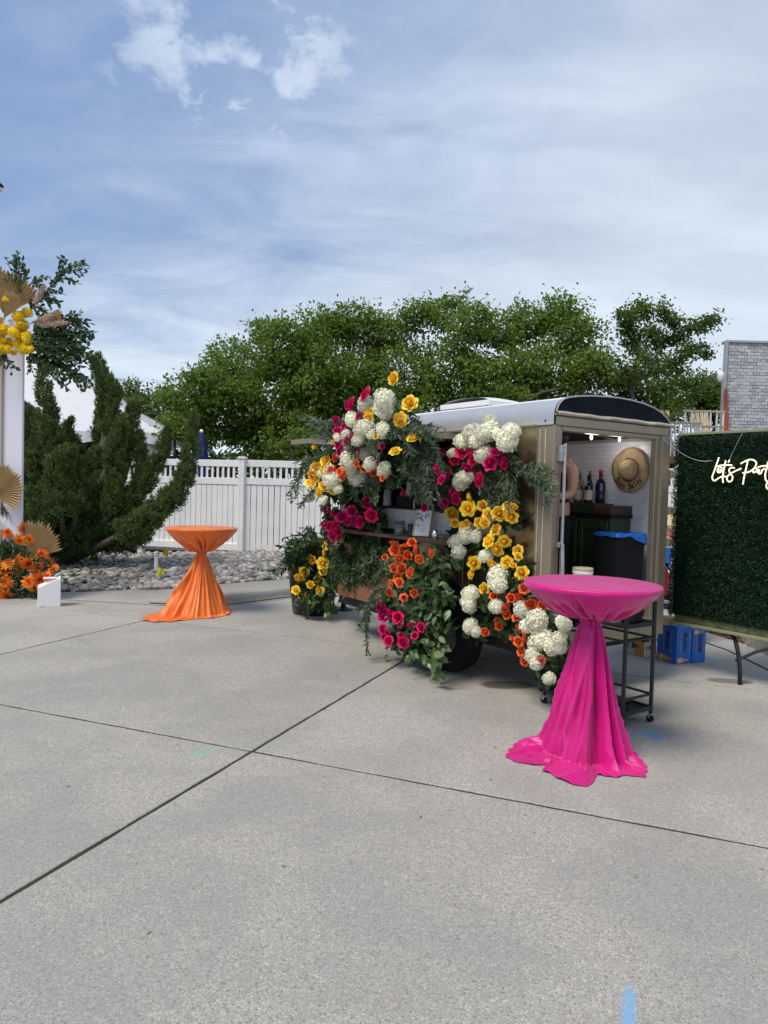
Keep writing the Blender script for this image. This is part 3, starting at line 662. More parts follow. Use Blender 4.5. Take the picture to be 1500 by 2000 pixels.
# ------------------------------------------------------------------ marquee tent
apex = dpt(-60, 690, 26.5); c1 = dpt(318, 846, 22.5); c2 = np.array([c1[0]-14, c1[1]+.8, c1[2]]); c3 = np.array([c1[0]-.4, c1[1]+8, c1[2]]); c4 = c2+np.array([0, 8, 0])
tent = thing('marquee_tent', 'large white marquee tent with gathered valance behind the juniper', 'tent', (c1[0]-5, c1[1]+4, 0))
r1 = np.array([c1[0]-5.2, c1[1]+3.2, apex[2]]); r2 = np.array([c1[0]-11, c1[1]+3.6, apex[2]])
def sag_face(A, B, C, D, nx=22, ny=12, s=.16):
    vs = []
    for i in range(nx+1):
        for j in range(ny+1):
            x, y = i/nx, j/ny; p = (A*(1-x)+B*x)*(1-y)+(D*(1-x)+C*x)*y
            p = p+np.array([0, 0, -s*math.sin(PI*y)*(.5+.5*math.sin(PI*x))+.02*math.sin(x*60)*math.sin(PI*min(1, y*1.0))*(1-y)]); vs.append(p)
    return vs, [(i*(ny+1)+j, (i+1)*(ny+1)+j, (i+1)*(ny+1)+j+1, i*(ny+1)+j+1) for i in range(nx) for j in range(ny)]
mb = MB(); mb.add(*sag_face(c2, c1, r1, r2)); mb.add(*sag_face(c1, c3, r1, r1)); mb.add(*sag_face(c3, c4, r2, r1)); sm(mb.build('roof', M['tent'], tent, True))
mb = MB(); nv = 160
def valance(A, B, nv):
    vs = []
    for i in range(nv+1):
        p = A*(1-i/nv)+B*i/nv; w_ = .03*math.sin(i*1.7); sc_ = .30+.05*abs(math.sin(i*PI/8))
        vs += [(p[0], p[1]-.01, p[2]+.01), (p[0]+w_*.3, p[1]-.02+w_, p[2]-sc_)]
    mb.add(vs, [(2*i, 2*i+2, 2*i+3, 2*i+1) for i in range(nv)])
valance(c2, c1, 200); valance(c1, c3, 120); sm(mb.build('valance', M['tent'], tent, True))
mb = MB(); vs = []
for i in range(41):
    p = c1+np.array([-.9*i/40, .12, 0]); w_ = .05*math.sin(i*1.9); vs += [(p[0], p[1]+w_, p[2]-.2), (p[0]*1+.1*(i/40), p[1]+w_*1.2, .1)]
mb.add(vs, [(2*i, 2*i+2, 2*i+3, 2*i+1) for i in range(40)]); sm(mb.build('side_curtain', M['tent'], tent, True))
for p in (c1+[-.08, .1, 0], c3, c1+[-4.6, .1, 0], c1+[-9.2, .2, 0]): MB().tube([(p[0], p[1], 0), (p[0], p[1], p[2])], .04, 8).build('pole', M['white_paint'], tent, True)
# brick pier beside the tent
bp_ = dpt(263, 880, 23.8); pier = thing('brick_pier', 'small brown brick pier under the tent corner', 'pier', (bp_[0], bp_[1], 0))
bm_ = mat('brown brick', (.22, .10, .06), .85, rand=.25)
for r_ in range(14):
    for c_ in range(3):
        MB().box(-.33+c_*.222+(.0 if r_ % 2 else .03), -.33+c_*.222+.21, -.2, .2, 1.3+r_*.11, 1.3+r_*.11+.1).build('brick', bm_, pier)
MB().box(-.31, .33, -.18, .18, 0, 2.83).build('core', M['shingle_gap'], pier)
# pavilion frame between tent and umbrella
pvc = dpt(362, 848, 21.5); pv = thing('pavilion', 'small dark framed pavilion with thin pale flat roof right of the tent', 'pavilion', (pvc[0], pvc[1], 0))
mb = MB(); mb.box(-.62, .62, -.5, .6, pvc[2]-.03, pvc[2]+.03); mb.build('roof', M['weathered'], pv)
mb = MB(); mb.box(-.5, .5, -.4, .5, pvc[2]-.16, pvc[2]-.032); mb.build('beam', M['black'], pv)
for x, y in ((-.42, -.35), (.42, -.35), (-.42, .4), (.42, .4)): MB().box(x-.035, x+.035, y-.035, y+.035, 0, pvc[2]-.16).build('post', M['black'], pv)
MB().lathe([(.05, 0), (.10, .03), (.10, .2), (.06, .25)], (-.32, -.35, pvc[2]-.62), 10).build('lantern', M['white_paint'], pv)
# blue umbrella
ub = dpt(393, 880, 18.2); um = thing('patio_umbrella', 'closed navy blue patio umbrella standing behind the fence', 'umbrella', (ub[0], ub[1], 0))
zt = dpt(392, 846, 18.2)[2]
prof = [(.03, zt), (.06, zt-.05), (.10, zt-.25), (.15, zt-.55), (.16, zt-.7), (.11, zt-.78), (.13, zt-1.0), (.15, zt-1.35)]
nn_ = 28; vs = [];
for r_, z_ in prof:
    for k in range(nn_): a = 2*PI*k/nn_; q = r_*(1+.22*math.cos(8*a+.5)); vs.append((q*math.cos(a), q*math.sin(a)*.9, z_))
mb = MB().add(vs, [(i*nn_+k, i*nn_+(k+1) % nn_, (i+1)*nn_+(k+1) % nn_, (i+1)*nn_+k) for i in range(len(prof)-1) for k in range(nn_)]); sm(mb.build('canopy', M['navy'], um))
MB().tube([(0, 0, 0), (0, 0, zt)], .024, 8).build('pole', M['greytrim'], um)
MB().lathe([(.01, 0), (.045, .02), (.05, .05), (.03, .085), (.008, .1)], (0, 0, zt), 12).build('finial', M['white_paint'], um)

# ------------------------------------------------------------------ shingled building and deck
B0 = dpt(1421, 669, 20); B1 = dpt(1413, 842, 20)
bd = thing('shingled_building', 'building corner clad in weathered pale grey shingles with faded red corner trim', 'building', (B0[0]+3, 22, 0))
zt_, x0t, x0b = B0[2], B0[0], B1[0]-.02
mb = MB(); mb.add([(x0b, 20.03, 0), (x0t+8, 20.03, 0), (x0t+8, 20.03, zt_), (x0t, 20.03, zt_), (x0b+2.6, 25, 0), (x0t+8, 25, 0), (x0t+8, 25, zt_), (x0t+2.6, 25, zt_)], [(0, 1, 2, 3), (4, 5, 6, 7), (0, 4, 7, 3), (3, 2, 6, 7), (1, 5, 6, 2)])
mb.build('wall', M['shingle_gap'], bd, True)
mb = MB(); mb.box(x0t-.04, x0t+8, 19.97, 20.3, zt_, zt_+.07); mb.build('roof_cap', M['greytrim'], bd, True, bevel=.01)
mb = MB(); mb.add([(x0b-.07, 19.97, 2.4), (x0b+.02, 19.97, 2.4), (x0t+.02, 19.97, zt_), (x0t-.05, 19.97, zt_), (x0b-.07, 20.1, 2.4), (x0b+.02, 20.1, 2.4), (x0t+.02, 20.1, zt_), (x0t-.05, 20.1, zt_)], [(0, 1, 2, 3), (0, 4, 7, 3), (1, 5, 6, 2), (3, 2, 6, 7)]); mb.build('corner_board', M['greytrim'], bd, True)
mb = MB(); mb.add([(x0b-.03, 19.93, 3.05), (x0b+.14, 19.93, 3.05), (x0b+.05, 19.93, 4.5), (x0b+.0, 19.93, 4.5), (x0b-.03, 19.965, 3.05), (x0b+.14, 19.965, 3.05), (x0b+.05, 19.965, 4.5), (x0b, 19.965, 4.5)], [(0, 1, 2, 3), (0, 4, 7, 3), (1, 5, 6, 2), (3, 2, 6, 7)]); mb.build('red_trim', M['redtrim'], bd, True)
rh, cw = .0885, .175; cnt = 0; rest = MB(); r_ = 0; z_ = 2.85
while z_ < zt_-.03:
    xs = x0b+.15+(x0t-x0b)*(z_-2.4)/(zt_-2.4)+(0 if r_ % 2 else cw/2)-.10; c_ = -1
    while xs+c_*cw < x0t+2.6:
        xa = xs+c_*cw; wv = cw-random.uniform(.006, .016); dz = random.uniform(-.006, .006); pr_ = random.uniform(.012, .022)
        xl_ = x0b+.045+(x0t-x0b)*(z_-2.4)/(zt_-2.4)
        if xa+wv < xl_+.02: c_ += 1; continue
        wv = xa+wv-max(xa, xl_); xa = max(xa, xl_)
        bx_ = ((xa, xa+wv, 20.03-pr_, 20.028, z_+dz, z_+rh-.008))
        if cnt < 300 and xa < 10.35 and z_ > 3.3: MB().box(*bx_).build('shingle', M['shingle'], bd, True); cnt += 1
        else: rest.box(*bx_)
        c_ += 1
    z_ += rh; r_ += 1
rest.build('small_shingles', M['shingle'], bd, True, kind='stuff')
sp = dpt(1413, 735, 19.7); sl = MB().lathe([(.05, -.17), (.08, -.15), (.09, 0), (.08, .10), (.03, .13)], (sp[0]-.07, sp[1], sp[2]), 14); sm(sl.build('wall_light', M['white_paint'], bd, True))
# deck
zd = 2.82; dk = thing('raised_deck', 'raised weathered deck with pale railing next to the shingled building', 'deck', (7.6, 18.5, 0))
mb = MB(); mb.box(6.5, 8.27, 18.0, 20, zd-.22, zd); mb.build('floor', M['weathered'], dk, True)
MB().box(6.5, 8.25, 18.05, 20, zd-.45, zd-.222).build('joist', M['brown_card'], dk, True)
for x in (6.6, 7.4, 8.15): MB().box(x-.06, x+.06, 18.1, 18.22, 0, zd-.45).build('support_post', M['weathered'], dk, True)
zr = zd+.86
MB().box(7.25, 8.27, 18.02, 18.09, zr-.05, zr).build('rail', M['weathered'], dk, True); MB().box(7.25, 8.27, 18.02, 18.09, zr-.42, zr-.37).build('rail', M['weathered'], dk, True); MB().box(6.4, 8.27, 18.02, 18.09, zd+.02, zd+.08).build('rail', M['weathered'], dk, True)
for k in range(7): x = 7.3+k*.155; MB().box(x-.017, x+.017, 18.03, 18.07, zd+.08, zr-.05).build('baluster', M['vinyl'], dk, True)
# lower stair rail at the left
MB().box(6.55, 7.4, 17.3, 17.36, 3.26, 3.31).build('stair_rail', M['weathered'], dk, True)
for k in range(9): x = 6.60+k*.095; MB().box(x-.014, x+.014, 17.31, 17.35, 2.5, 3.26).build('stair_baluster', M['vinyl'], dk, True)
for k, x in enumerate((8.05, 7.05)):
    ch = thing('deck_chair', ('light wooden slat-back chair on the deck by the red corner trim', 'light wooden slat-back chair farther left on the deck')[k], 'chair', (x, 18.8, zd), .2, 'chairs on the raised deck')
    for q in range(4): MB().add([(-.2+q*.11, 0, .35), (-.105+q*.11, 0, .35), (-.105+q*.11+.03*(q-1.5), .18, .95), (-.2+q*.11+.03*(q-1.5), .18, .95), (-.2+q*.11, .02, .35), (-.105+q*.11, .02, .35), (-.105+q*.11+.03*(q-1.5), .2, .95), (-.2+q*.11+.03*(q-1.5), .2, .95)], [(0, 1, 2, 3), (4, 5, 6, 7), (0, 4, 7, 3), (1, 5, 6, 2), (3, 2, 6, 7)]).build('back_slat', M['lime'], ch)
    MB().box(-.25, .25, -.45, .05, .33, .37).build('seat', M['lime'], ch)
    for sx_ in (-.25, .22):
        for sy_ in (-.42, .02): MB().box(sx_, sx_+.04, sy_, sy_+.04, 0, .33).build('leg', M['lime'], ch)

# ------------------------------------------------------------------ trailer
LEN, WID = 3.06, 1.40
ZB, ZE, ZF = .42, 2.105, .58
tr = thing('drinks_trailer', 'bronze enclosed bar trailer with rounded silver roof edge and open serving hatch', 'trailer', OT, YAW)
TB = {}
def tp(name, mb, m, **kw): return mb.build(name, M[m], tr, **kw)
b0, b1, zs, zh = .98, 2.86, 1.40, 2.03     # serving window
mb = MB(); th = .04
mb.box(0, th, .16, b0, ZB, ZE); mb.box(0, th, b1, LEN, ZB, ZE); mb.box(0, th, b0, b1, ZB, 1.20); mb.box(0, th, b0, b1, zh, ZE)
tp('side_wall', mb, 'bronze', bevel=.002)
mb = MB(); mb.box(-.012, -.002, b0-.02, b1+.02, zh+.01, zh+.045); mb.box(-.02, -.002, .155, LEN, ZE-.012, ZE+.008); tp('hinge_strip', mb, 'bronze_frame', bevel=.003)
mb = MB(); mb.box(-.006, -.001, .07, .078, ZB+.02, ZE-.03); mb.box(-.008, 0, .125, .131, ZB+.02, ZE-.03); tp('seam_trim', mb, 'cream_trim')
mb = MB(); mb.box(-.001, th, .0, .16, ZB, ZE); tp('corner_panel', mb, 'bronze_frame', bevel=.006)
mb = MB()
for k in range(15): mb.lathe([(.007, 0), (.006, .003), (.002, .004)], (0, 0, 0), 8)
# rivets as domes on the side wall
mb = MB()
def rivet(b, z, r=.006):
    vs = [(-.003-.0*0, b, z)]; vs = []
    for rr, dx in ((r, -.0005), (r*.7, -.004)):
        for k in range(7): vs.append((dx, b+rr*math.cos(2*PI*k/7), z+rr*math.sin(2*PI*k/7)))
    mb.add(vs, [(k, (k+1) % 7, 7+(k+1) % 7, 7+k) for k in range(7)]+[tuple(range(7, 14))])
for k in range(17): rivet(.42, .5+k*.1, .0055); 
for k in range(23): rivet(.2+k*.125, ZB+.03)
for k in range(17): rivet(2.96, .5+k*.1)
tp('rivets', mb, 'galv', kind='stuff')
mb = MB(); mb.box(WID-th, WID, .16, LEN, ZB, ZE); tp('side_wall', mb, 'bronze')
mb = MB(); mb.box(th+.001, WID-th-.001, LEN-th, LEN, ZB, 2.3); tp('front_wall', mb, 'bronze')
# beadboard strip under the window
for k in range(int((b1-b0)/.05)):
    y = b0+k*.05; MB().box(-.004, .03, y+.0015, y+.0485, 1.201, zs-.001).build('bead_board', M['beadboard'], tr, bevel=.004)
tp('window_ledge', MB().box(-.03, .18, b0, b1, zs, zs+.018), 'black', bevel=.003)
# serving shelf
tp('serving_shelf', MB().box(-.245, -.006, .84, 2.72, 1.135, 1.168), 'walnut', bevel=.004)
for y in (1.0, 1.75):
    m_ = MB(); m_.add([(-.2, y, 1.134), (-.004, y, 1.134), (-.004, y, .98), (-.2, y+.02, 1.134), (-.004, y+.02, 1.134), (-.004, y+.02, .98)], [(0, 1, 2), (5, 4, 3), (0, 3, 4, 1), (0, 2, 5, 3), (1, 4, 5, 2)]); tp('shelf_bracket', m_, 'black')
# roof: rounded profile
prof = [(-.004, ZE), (-.006, 2.16), (-.002, 2.205), (.012, 2.24), (.035, 2.27), (.07, 2.295), (.12, 2.312), (.22, 2.33), (.38, 2.347), (.55, 2.356), (.70, 2.36), (.85, 2.355), (1.0, 2.343), (1.15, 2.318), (1.25, 2.285), (1.32, 2.25), (1.37, 2.215), (1.40, 2.18), (1.404, ZE)]
def extr(prof, y0, y1, m, name, closed=False, cap=False, smooth=True, inward=.012):
    n_ = len(prof); vs = [(x, y0, z) for x, z in prof]+[(x, y1, z) for x, z in prof]
    fs = [(i, i+1, n_+i+1, n_+i) for i in range(n_-1)]
    if cap: fs += [tuple(range(n_)), tuple(range(2*n_-1, n_-1, -1))]
    o = MB().add(vs, fs); return o
sm(tp('roof_edge', extr(prof[:6], -.004, LEN, None, ''), 'alu')); sm(tp('roof_skin', extr(prof[5:15], -.004, LEN, None, ''), 'white_paint')); sm(tp('roof_edge', extr(prof[14:], -.004, LEN, None, ''), 'alu'))
# edge rivets / bottom lip of the silver edge
mb = MB(); mb.box(-.012, -.0045, 0, LEN, ZE-.004, ZE+.012); tp('drip_rail', mb, 'alu', bevel=.002)
mb = MB()
for k in range(9):
    z0_ = .08+k*.40; 
    vs = []
    for rr, dx in ((.009, -.0045), (.006, -.011)):
        for q in range(7): vs.append((dx, z0_+rr*math.cos(2*PI*q/7), 2.135+rr*math.sin(2*PI*q/7)))
    mb.add(vs, [(q, (q+1) % 7, 7+(q+1) % 7, 7+q) for q in range(7)]+[tuple(range(7, 14))])
tp('roof_screws', mb, 'black', kind='stuff')
# rear arch
ap = [(x, z-.004) for x, z in prof if z >= 2.2 or x > 1.3]; ap = [(.0, 2.2)]+[(max(.0, x), z) for x, z in ap if z > 2.2 and x < 1.36]+[(1.395, 2.19)]
tp('rear_arch', extr(ap, -.022, .02, None, '', cap=True), 'black_arch')
lo_ = [(x, z) for x, z in ap]; mbx = MB(); mbx.tube([(x, -.024, z+.002) for x, z in ap], .007, 6); tp('arch_edging', mbx, 'greytrim')
mb = MB(); ns = 24
for k in range(ns): 
    pass
vs = []
for k in range(ns+1):
    x = -.008+k*(1.425/ns); wv = .004*math.sin(k*1.3)+.003*math.sin(k*.6)
    vs += [(x, -.045+wv, 2.175+wv), (x, -.05+wv, 2.188+wv), (x, -.02, 2.205+wv*.5), (x, -.015, 2.170)]
mb.add(vs, [(k*4+i, (k+1)*4+i, (k+1)*4+(i+1) % 4, k*4+(i+1) % 4) for k in range(ns) for i in range(4)]); sm(tp('rear_awning_rail', mb, 'cream_trim'))
mb = MB(); mb.box(.02, 1.38, -.012, .05, 2.098, 2.168); mb.box(.10, 1.22, -.004, .06, 2.06, 2.097); tp('rear_header', mb, 'bronze_frame', bevel=.004)
mb = MB(); mb.box(-.003, .060, -.012, .05, ZB, 2.0965); mb.box(.061, .094, -.004, .05, ZB, 2.0965); tp('rear_post', mb, 'bronze_frame', bevel=.005)
mb = MB(); mb.box(1.226, 1.275, -.004, .05, ZB, 2.0965); mb.box(1.277, 1.284, -.012, .04, ZB, 2.0965); mb.box(1.29, 1.403, -.016, .05, ZB, 2.0965); tp('rear_post', mb, 'bronze_frame', bevel=.005)
mb = MB(); mb.box(.095, 1.225, -.03, .05, ZB, ZF-.02); tp('rear_sill', mb, 'bronze_frame', bevel=.006)
mb = MB(); mb.box(.095, 1.225, -.035, .10, ZF-.019, ZF-.004); tp('threshold', mb, 'galv', bevel=.003)
mb = MB(); mb.box(.05, WID-.05, .051, LEN-.05, ZB+.02, ZF-.022); tp('floor', mb, 'black_int')
mb = MB(); mb.box(.05, WID-.05, .06, LEN-.05, 2.10, 2.13); tp('ceiling', mb, 'black_int')
mb = MB(); mb.box(.055, WID-.055, LEN-.06, LEN-.045, ZF, 2.09); tp('inner_front_lining', mb, 'black_int')
mb = MB(); mb.box(.042, .05, .06, b0-.01, ZF, 2.09); mb.box(.042, .05, b0-.01, LEN-.06, ZF, 1.38); tp('inner_side_lining', mb, 'black_int')
# tiled inside wall
ti = tp('tile_backing', MB().box(WID-.052, WID-.046, .055, 2.6, ZF, 2.09), 'grout')
tw, tht = .0735, .0372; tiles = []; r_ = 0; z = 2.062-tht
while z > ZF+.02:
    y = .058-(tw/2 if r_ % 2 else 0)
    while y < 2.5:
        tiles.append((max(y, .056), y+tw, z, z+tht)); y += tw
    z -= tht; r_ += 1
tiles.sort(key=lambda q: (0 if (q[2] > 1.12 and q[0] < 1.0) else 1, -q[2]))
tme = MB().box(-.0035, 0, .0007, tw-.0007, .0007, tht-.0007)
base_tile = None; rest = MB()
for k, q in enumerate(tiles):
    if k < 300 and q[1]-q[0] > tw*.99:
        if base_tile is None:
            o = tme.build('tile', M['tile'], ti); base_tile = o
        else: o = link('tile', base_tile.data, ti)
        o.location = (WID-.0525, q[0], q[2])
    else: rest.box(WID-.056, WID-.0525, q[0]+.0007, q[1]-.0007, q[2]+.0007, q[3]-.0007)
rest.build('more_tiles', M['tile'], ti, kind='stuff')
# hatch
mb = MB(); mb.box(-.60, -.02, .96, 3.04, 2.035, 2.06); ha = tp('serving_hatch', mb, 'bronze', bevel=.004)
mb = MB(); mb.box(-.61, -.585, .95, 3.05, 2.02, 2.066); mb.box(-.585, -.02, .95, .97, 2.02, 2.066); mb.box(-.585, -.02, 3.03, 3.05, 2.02, 2.066); mb.build('hatch_frame', M['bronze_frame'], ha)
for y in (1.0, 3.0): MB().tube([(-.02, y, 1.6), (-.3, y, 1.84), (-.5, y, 2.02)], [.012, .012, .006], 8).build('gas_strut', M['black'], ha)
# vent
mb = MB(); mb.box(.30, .75, 1.05, 1.74, 2.352, 2.40); v_ = tp('roof_vent', mb, 'white_paint', bevel=.006)
vs = []; nx = 10
for i in range(nx+1):
    x = i/nx
    for j in range(7): y = j/6; vs.append((.32+.41*y, 1.07+.65*x, 2.401+.055*(math.sin(PI*x)**.5)*(.7+.3*math.sin(PI*y))))
MB().add(vs, [(i*7+j, (i+1)*7+j, (i+1)*7+j+1, i*7+j+1) for i in range(nx) for j in range(6)]).build('vent_lid', M['white_paint'], v_, smooth=True)
# chassis, wheel, fender, jack, tongue
mb = MB(); mb.box(.02, .08, .1, LEN, ZB-.09, ZB-.002); mb.box(WID-.08, WID-.02, .1, LEN, ZB-.09, ZB-.002); mb.box(.08, WID-.08, 1.13, 1.21, .26, .34); mb.box(.081, WID-.081, .12, .18, ZB-.08, ZB-.002); tp('chassis', mb, 'black')
for aw in (.06, WID-.06):
    o = MB(); tyr = [(.17, -.09), (.30, -.095), (.325, -.075), (.332, -.03), (.332, .03), (.325, .075), (.30, .095), (.17, .09)]
    n_ = 36; vs = []
    for r_, x in tyr:
        for k in range(n_): vs.append((aw+x, 1.17+r_*math.cos(2*PI*k/n_), .332+r_*math.sin(2*PI*k/n_)))
    wh = sm(MB().add(vs, [(i*n_+k, i*n_+(k+1) % n_, (i+1)*n_+(k+1) % n_, (i+1)*n_+k) for i in range(7) for k in range(n_)]).build('wheel', M['rubber'], tr))
    vs = []; 
    for r_, x in ((.175, -.085), (.16, -.06), (.12, -.05), (.06, -.07), (.02, -.075)):
        for k in range(n_): vs.append((aw+(x if aw < .5 else -x), 1.17+r_*math.cos(2*PI*k/n_), .332+r_*math.sin(2*PI*k/n_)))
    sm(MB().add(vs, [(i*n_+k, i*n_+(k+1) % n_, (i+1)*n_+(k+1) % n_, (i+1)*n_+k) for i in range(4) for k in range(n_)]).build('rim', M['galv'], wh))
    s_ = -1 if aw < .5 else 1; a0_ = -.004 if aw < .5 else WID+.004; arc_ = [(1.17-.44*math.cos(PI*k/20), .41+.42*math.sin(PI*k/20)**.85) for k in range(21)]
    vs = [(a0_, y, z) for y, z in arc_]+[(a0_+s_*.03, y, z) for y, z in arc_]
    fd = MB().add(vs, [tuple(range(21)), tuple(range(41, 20, -1))]+[(i, i+1, 22+i, 21+i) for i in range(20)]+[(20, 0, 21, 41)]).build('fender', M['black'], tr, bevel=.004)
    MB().tube([(a0_+s_*.034, y, z) for y, z in arc_], .011, 6).build('fender_lip', M['black'], fd, smooth=True)
mb = MB(); mb.tube([(.1, LEN-.05, .37), (.70, 4.5, .37)], .04, 6); mb.tube([(WID-.1, LEN-.05, .37), (.70, 4.5, .37)], .04, 6); mb.tube([(.7, 4.45, .37), (.7, 4.75, .38)], .04, 8); tp('tongue', mb, 'black')
mb = MB(); mb.tube([(.82, 4.28, .03), (.82, 4.28, .85)], .032, 10); mb.lathe([(.13, 0), (.13, .012), (.05, .03), (.034, .05)], (.82, 4.28, 0), 20); mb.tube([(.82, 4.28, .85), (.95, 4.28, .86)], .012, 6); tp('jack', mb, 'black')
mb = MB(); mb.tube([(.35, .25, .0), (.35, .25, .40)], .025, 8); mb.box(.28, .42, .18, .32, 0, .012); tp('stabiliser', mb, 'black')
# latch bar and brackets on the left rear post
mb = MB(); mb.tube([(.082, -.045, .62), (.082, -.045, 1.965)], .0125, 10); mb.tube([(.07, -.062, 1.22), (.065, -.075, 1.05), (.075, -.07, .86)], .014, 8); lb = tp('lock_bar', mb, 'galv', smooth=False)
MB().box(.035, .10, -.05, -.012, 1.83, 1.95).build('bracket', M['galv'], lb, bevel=.004); MB().box(.05, .10, -.05, -.012, 1.19, 1.23).build('bracket', M['galv'], lb, bevel=.004)
for z in (1.78, 1.47, 1.20): MB().box(1.404, 1.43, -.035, .02, z-.035, z+.035).build('hinge', M['bronze_frame'], tr, bevel=.004)
for z in (1.78, 1.47, 1.20): MB().box(1.431, 1.52, .0, .02, z-.022, z+.022).build('hinge_strap', M['bronze_frame'], tr, bevel=.003)
# bulbs on the ceiling
lit = mat('bulb glass', (.9, .9, .85), .2, emit=((1, .93, .8), 1.5))
for a_, b_, z_ in ((.62, .17, 2.075), (.72, .95, 2.04), (1.2, .35, 2.098)):
    bb_ = MB().lathe([(.004, 0), (.012, -.012), (.013, -.03), (.006, -.042), (.001, -.044)], (a_, b_, z_), 10).build('bulb', lit if a_ < .65 else lit, tr, smooth=True)
for a_, b_, z_ in ((.62, .17, 2.02), (.72, .95, 1.985), (1.15, .35, 2.0)):
    ld = bpy.data.lights.new('bulb_light', 'POINT'); ld.energy = .7; ld.shadow_soft_size = .05; ld.color = (1, .93, .85); lo = bpy.data.objects.new('bulb_light', ld); COL.objects.link(lo); lo.parent = tr; lo.location = (a_, b_, z_)
mb = MB(); mb.tube([(.2, .15, 2.095), (.62, .17, 2.075), (1.2, .35, 2.065), (1.3, .5, 2.09)], .003, 5); tp('light_cord', mb, 'black')
mb = MB(); mb.tube([(1.30+.62*q/12, -.02-.06*q/12, 2.065-.16*math.sin(PI*.62*q/12)) for q in range(13)], .0022, 5); o = mb.build('power_cord', M['white_paint']); o.location = OT; o.rotation_euler = (0, 0, YAW); tag(o, 'thin white cord running from the trailer corner to the hedge panel', 'cord')

# --- things in the trailer (trailer axes via rotated empties)
def tthing(name, label, cat, a, b, c, rz=0.0, group=None):
    p = TW(a, b, c); return thing(name, label, cat, p, YAW+rz, group)
cb = tthing('cabinet', 'dark green panelled bar cabinet against the tiled trailer wall', 'cabinet', 1.2, .8, ZF)
zc_ = 1.42-ZF
MB().box(-.13, .145, -.49, .9, 0, zc_-.03).build('carcass', M['green_cab'], cb, bevel=.003)
MB().box(-.15, .147, -.51, .9, zc_-.03, zc_).build('countertop', M['black'], cb, bevel=.003)
for k in range(4):
    y = -.47+k*.34; d_ = MB(); d_.box(-.148, -.131, y, y+.05, .05, zc_-.06); d_.box(-.148, -.131, y+.27, y+.32, .05, zc_-.06); d_.box(-.148, -.131, y+.05, y+.27, .05, .12); d_.box(-.148, -.131, y+.05, y+.27, zc_-.13, zc_-.06); d_.build('door', M['green_cab'], cb, bevel=.003)
MB().box(-.10, .14, -.30, .75, zc_, zc_+.09).build('riser', M['green_cab'], cb, bevel=.003)
ct = tthing('wooden_tray', 'shallow dark wooden crate on the near end of the green cabinet', 'tray', 1.2, .395, 1.42)
MB().box(-.14, .14, -.10, .10, .001, .012).build('base', M['walnut'], ct)
for bx in ((-.14, .14, -.10, -.085), (-.14, .14, .085, .10), (-.14, -.125, -.084, .084), (.125, .14, -.084, .084)): MB().box(*bx, .013, .075).build('side', M['walnut'], ct, bevel=.002)
def bottle(label, a, b, c, r, h, gm, capm, labm, slim=.5):
    t = tthing('bottle', label, 'bottle', a, b, c, 0, 'liquor bottles on the green cabinet')
    sm(MB().lathe([(r*.9, 0), (r, .01), (r, h*.55), (r*.9, h*.63), (r*.38, h*.74), (r*.33, h*.9), (r*.36, h*.9)], (0, 0, 0), 20).build('body', gm, t))
    sm(MB().lathe([(r*.38, h*.86), (r*.38, h), (r*.3, h+.004)], (0, 0, 0), 14).build('cap', capm, t))
    if labm: sm(MB().lathe([(r+.0015, h*.12), (r+.0015, h*.46)], (0, 0, 0), 20, False).build('paper_label', labm, t))
gdark = mat('dark bottle glass', (.01, .012, .02), .08, spec=.8); gamb = mat('amber liquor', (.16, .07, .015), .1, spec=.8); gnav = mat('navy bottle', (.008, .01, .045), .12, spec=.8)
redcap = mat('red wax cap', (.35, .03, .015), .4); cream = mat('cream label paper', (.55, .50, .38), .7)
zr_ = 1.42+.09
bottle('amber bottle with cream label, closest to the person, on the green cabinet', 1.14, .735, zr_, .040, .25, gamb, M['black'], cream)
bottle('clear grey bottle with pale cap behind the amber bottle', 1.24, .80, zr_, .034, .30, M['glass'], M['greytrim'], M['greytrim'])
bottle('tall dark bottle with red wax cap on the green cabinet', 1.22, .675, zr_, .030, .29, gdark, redcap, None)
bottle('dark square-shouldered bottle with cream label left of the navy bottle', 1.14, .62, zr_, .037, .25, gdark, M['black'], cream)
bottle('broad navy blue bottle, nearest the straw hat', 1.21, .545, zr_, .045, .30, gnav, redcap, None)
bn = tthing('trash_bin', 'black bin with blue plastic liner folded over its rim inside the rear doorway', 'bin', 1.03, .165, ZF)
mb = MB(); mb.add([(-.15, -.09, .0), (.16, -.09, 0), (.16, .10, 0), (-.15, .10, 0), (-.18, -.105, .68), (.185, -.105, .68), (.185, .12, .68), (-.18, .12, .68)], [(0, 3, 2, 1), (0, 1, 5, 4), (1, 2, 6, 5), (2, 3, 7, 6), (3, 0, 4, 7)]); mb.build('tub', M['cloth_black'], bn)
n_ = 60; rim = []
per = [(-.182, -.107), (.187, -.107), (.187, .122), (-.182, .122)]
for k in range(n_):
    s_ = k/n_*4; i = int(s_) % 4; f_ = s_-int(s_); a_ = np.array(per[i]); b_ = np.array(per[(i+1) % 4]); rim.append(a_*(1-f_)+b_*f_)
vs = []
for k, q in enumerate(rim):
    w_ = .002*math.sin(k*1.9); drop = .012+.005*math.sin(k*.8)+(.07 if q[1] < 0 else 0)*max(0, min(1, (q[0]+.02)*5))
    nq = q*(1.03); vs += [(q[0]*.93, q[1]*.85, .66), (q[0], q[1], .698+.004*math.sin(k*1.1)), (nq[0]+w_, nq[1]*1.02+w_, .69), (nq[0]*1.01+w_, nq[1]*1.06-w_, .68-drop)]
mb = MB(); mb.add(vs, [(k*4+i, ((k+1) % n_)*4+i, ((k+1) % n_)*4+i+1, k*4+i+1) for k in range(n_) for i in range(3)]); sm(mb.build('liner', M['blue_bag'], bn))

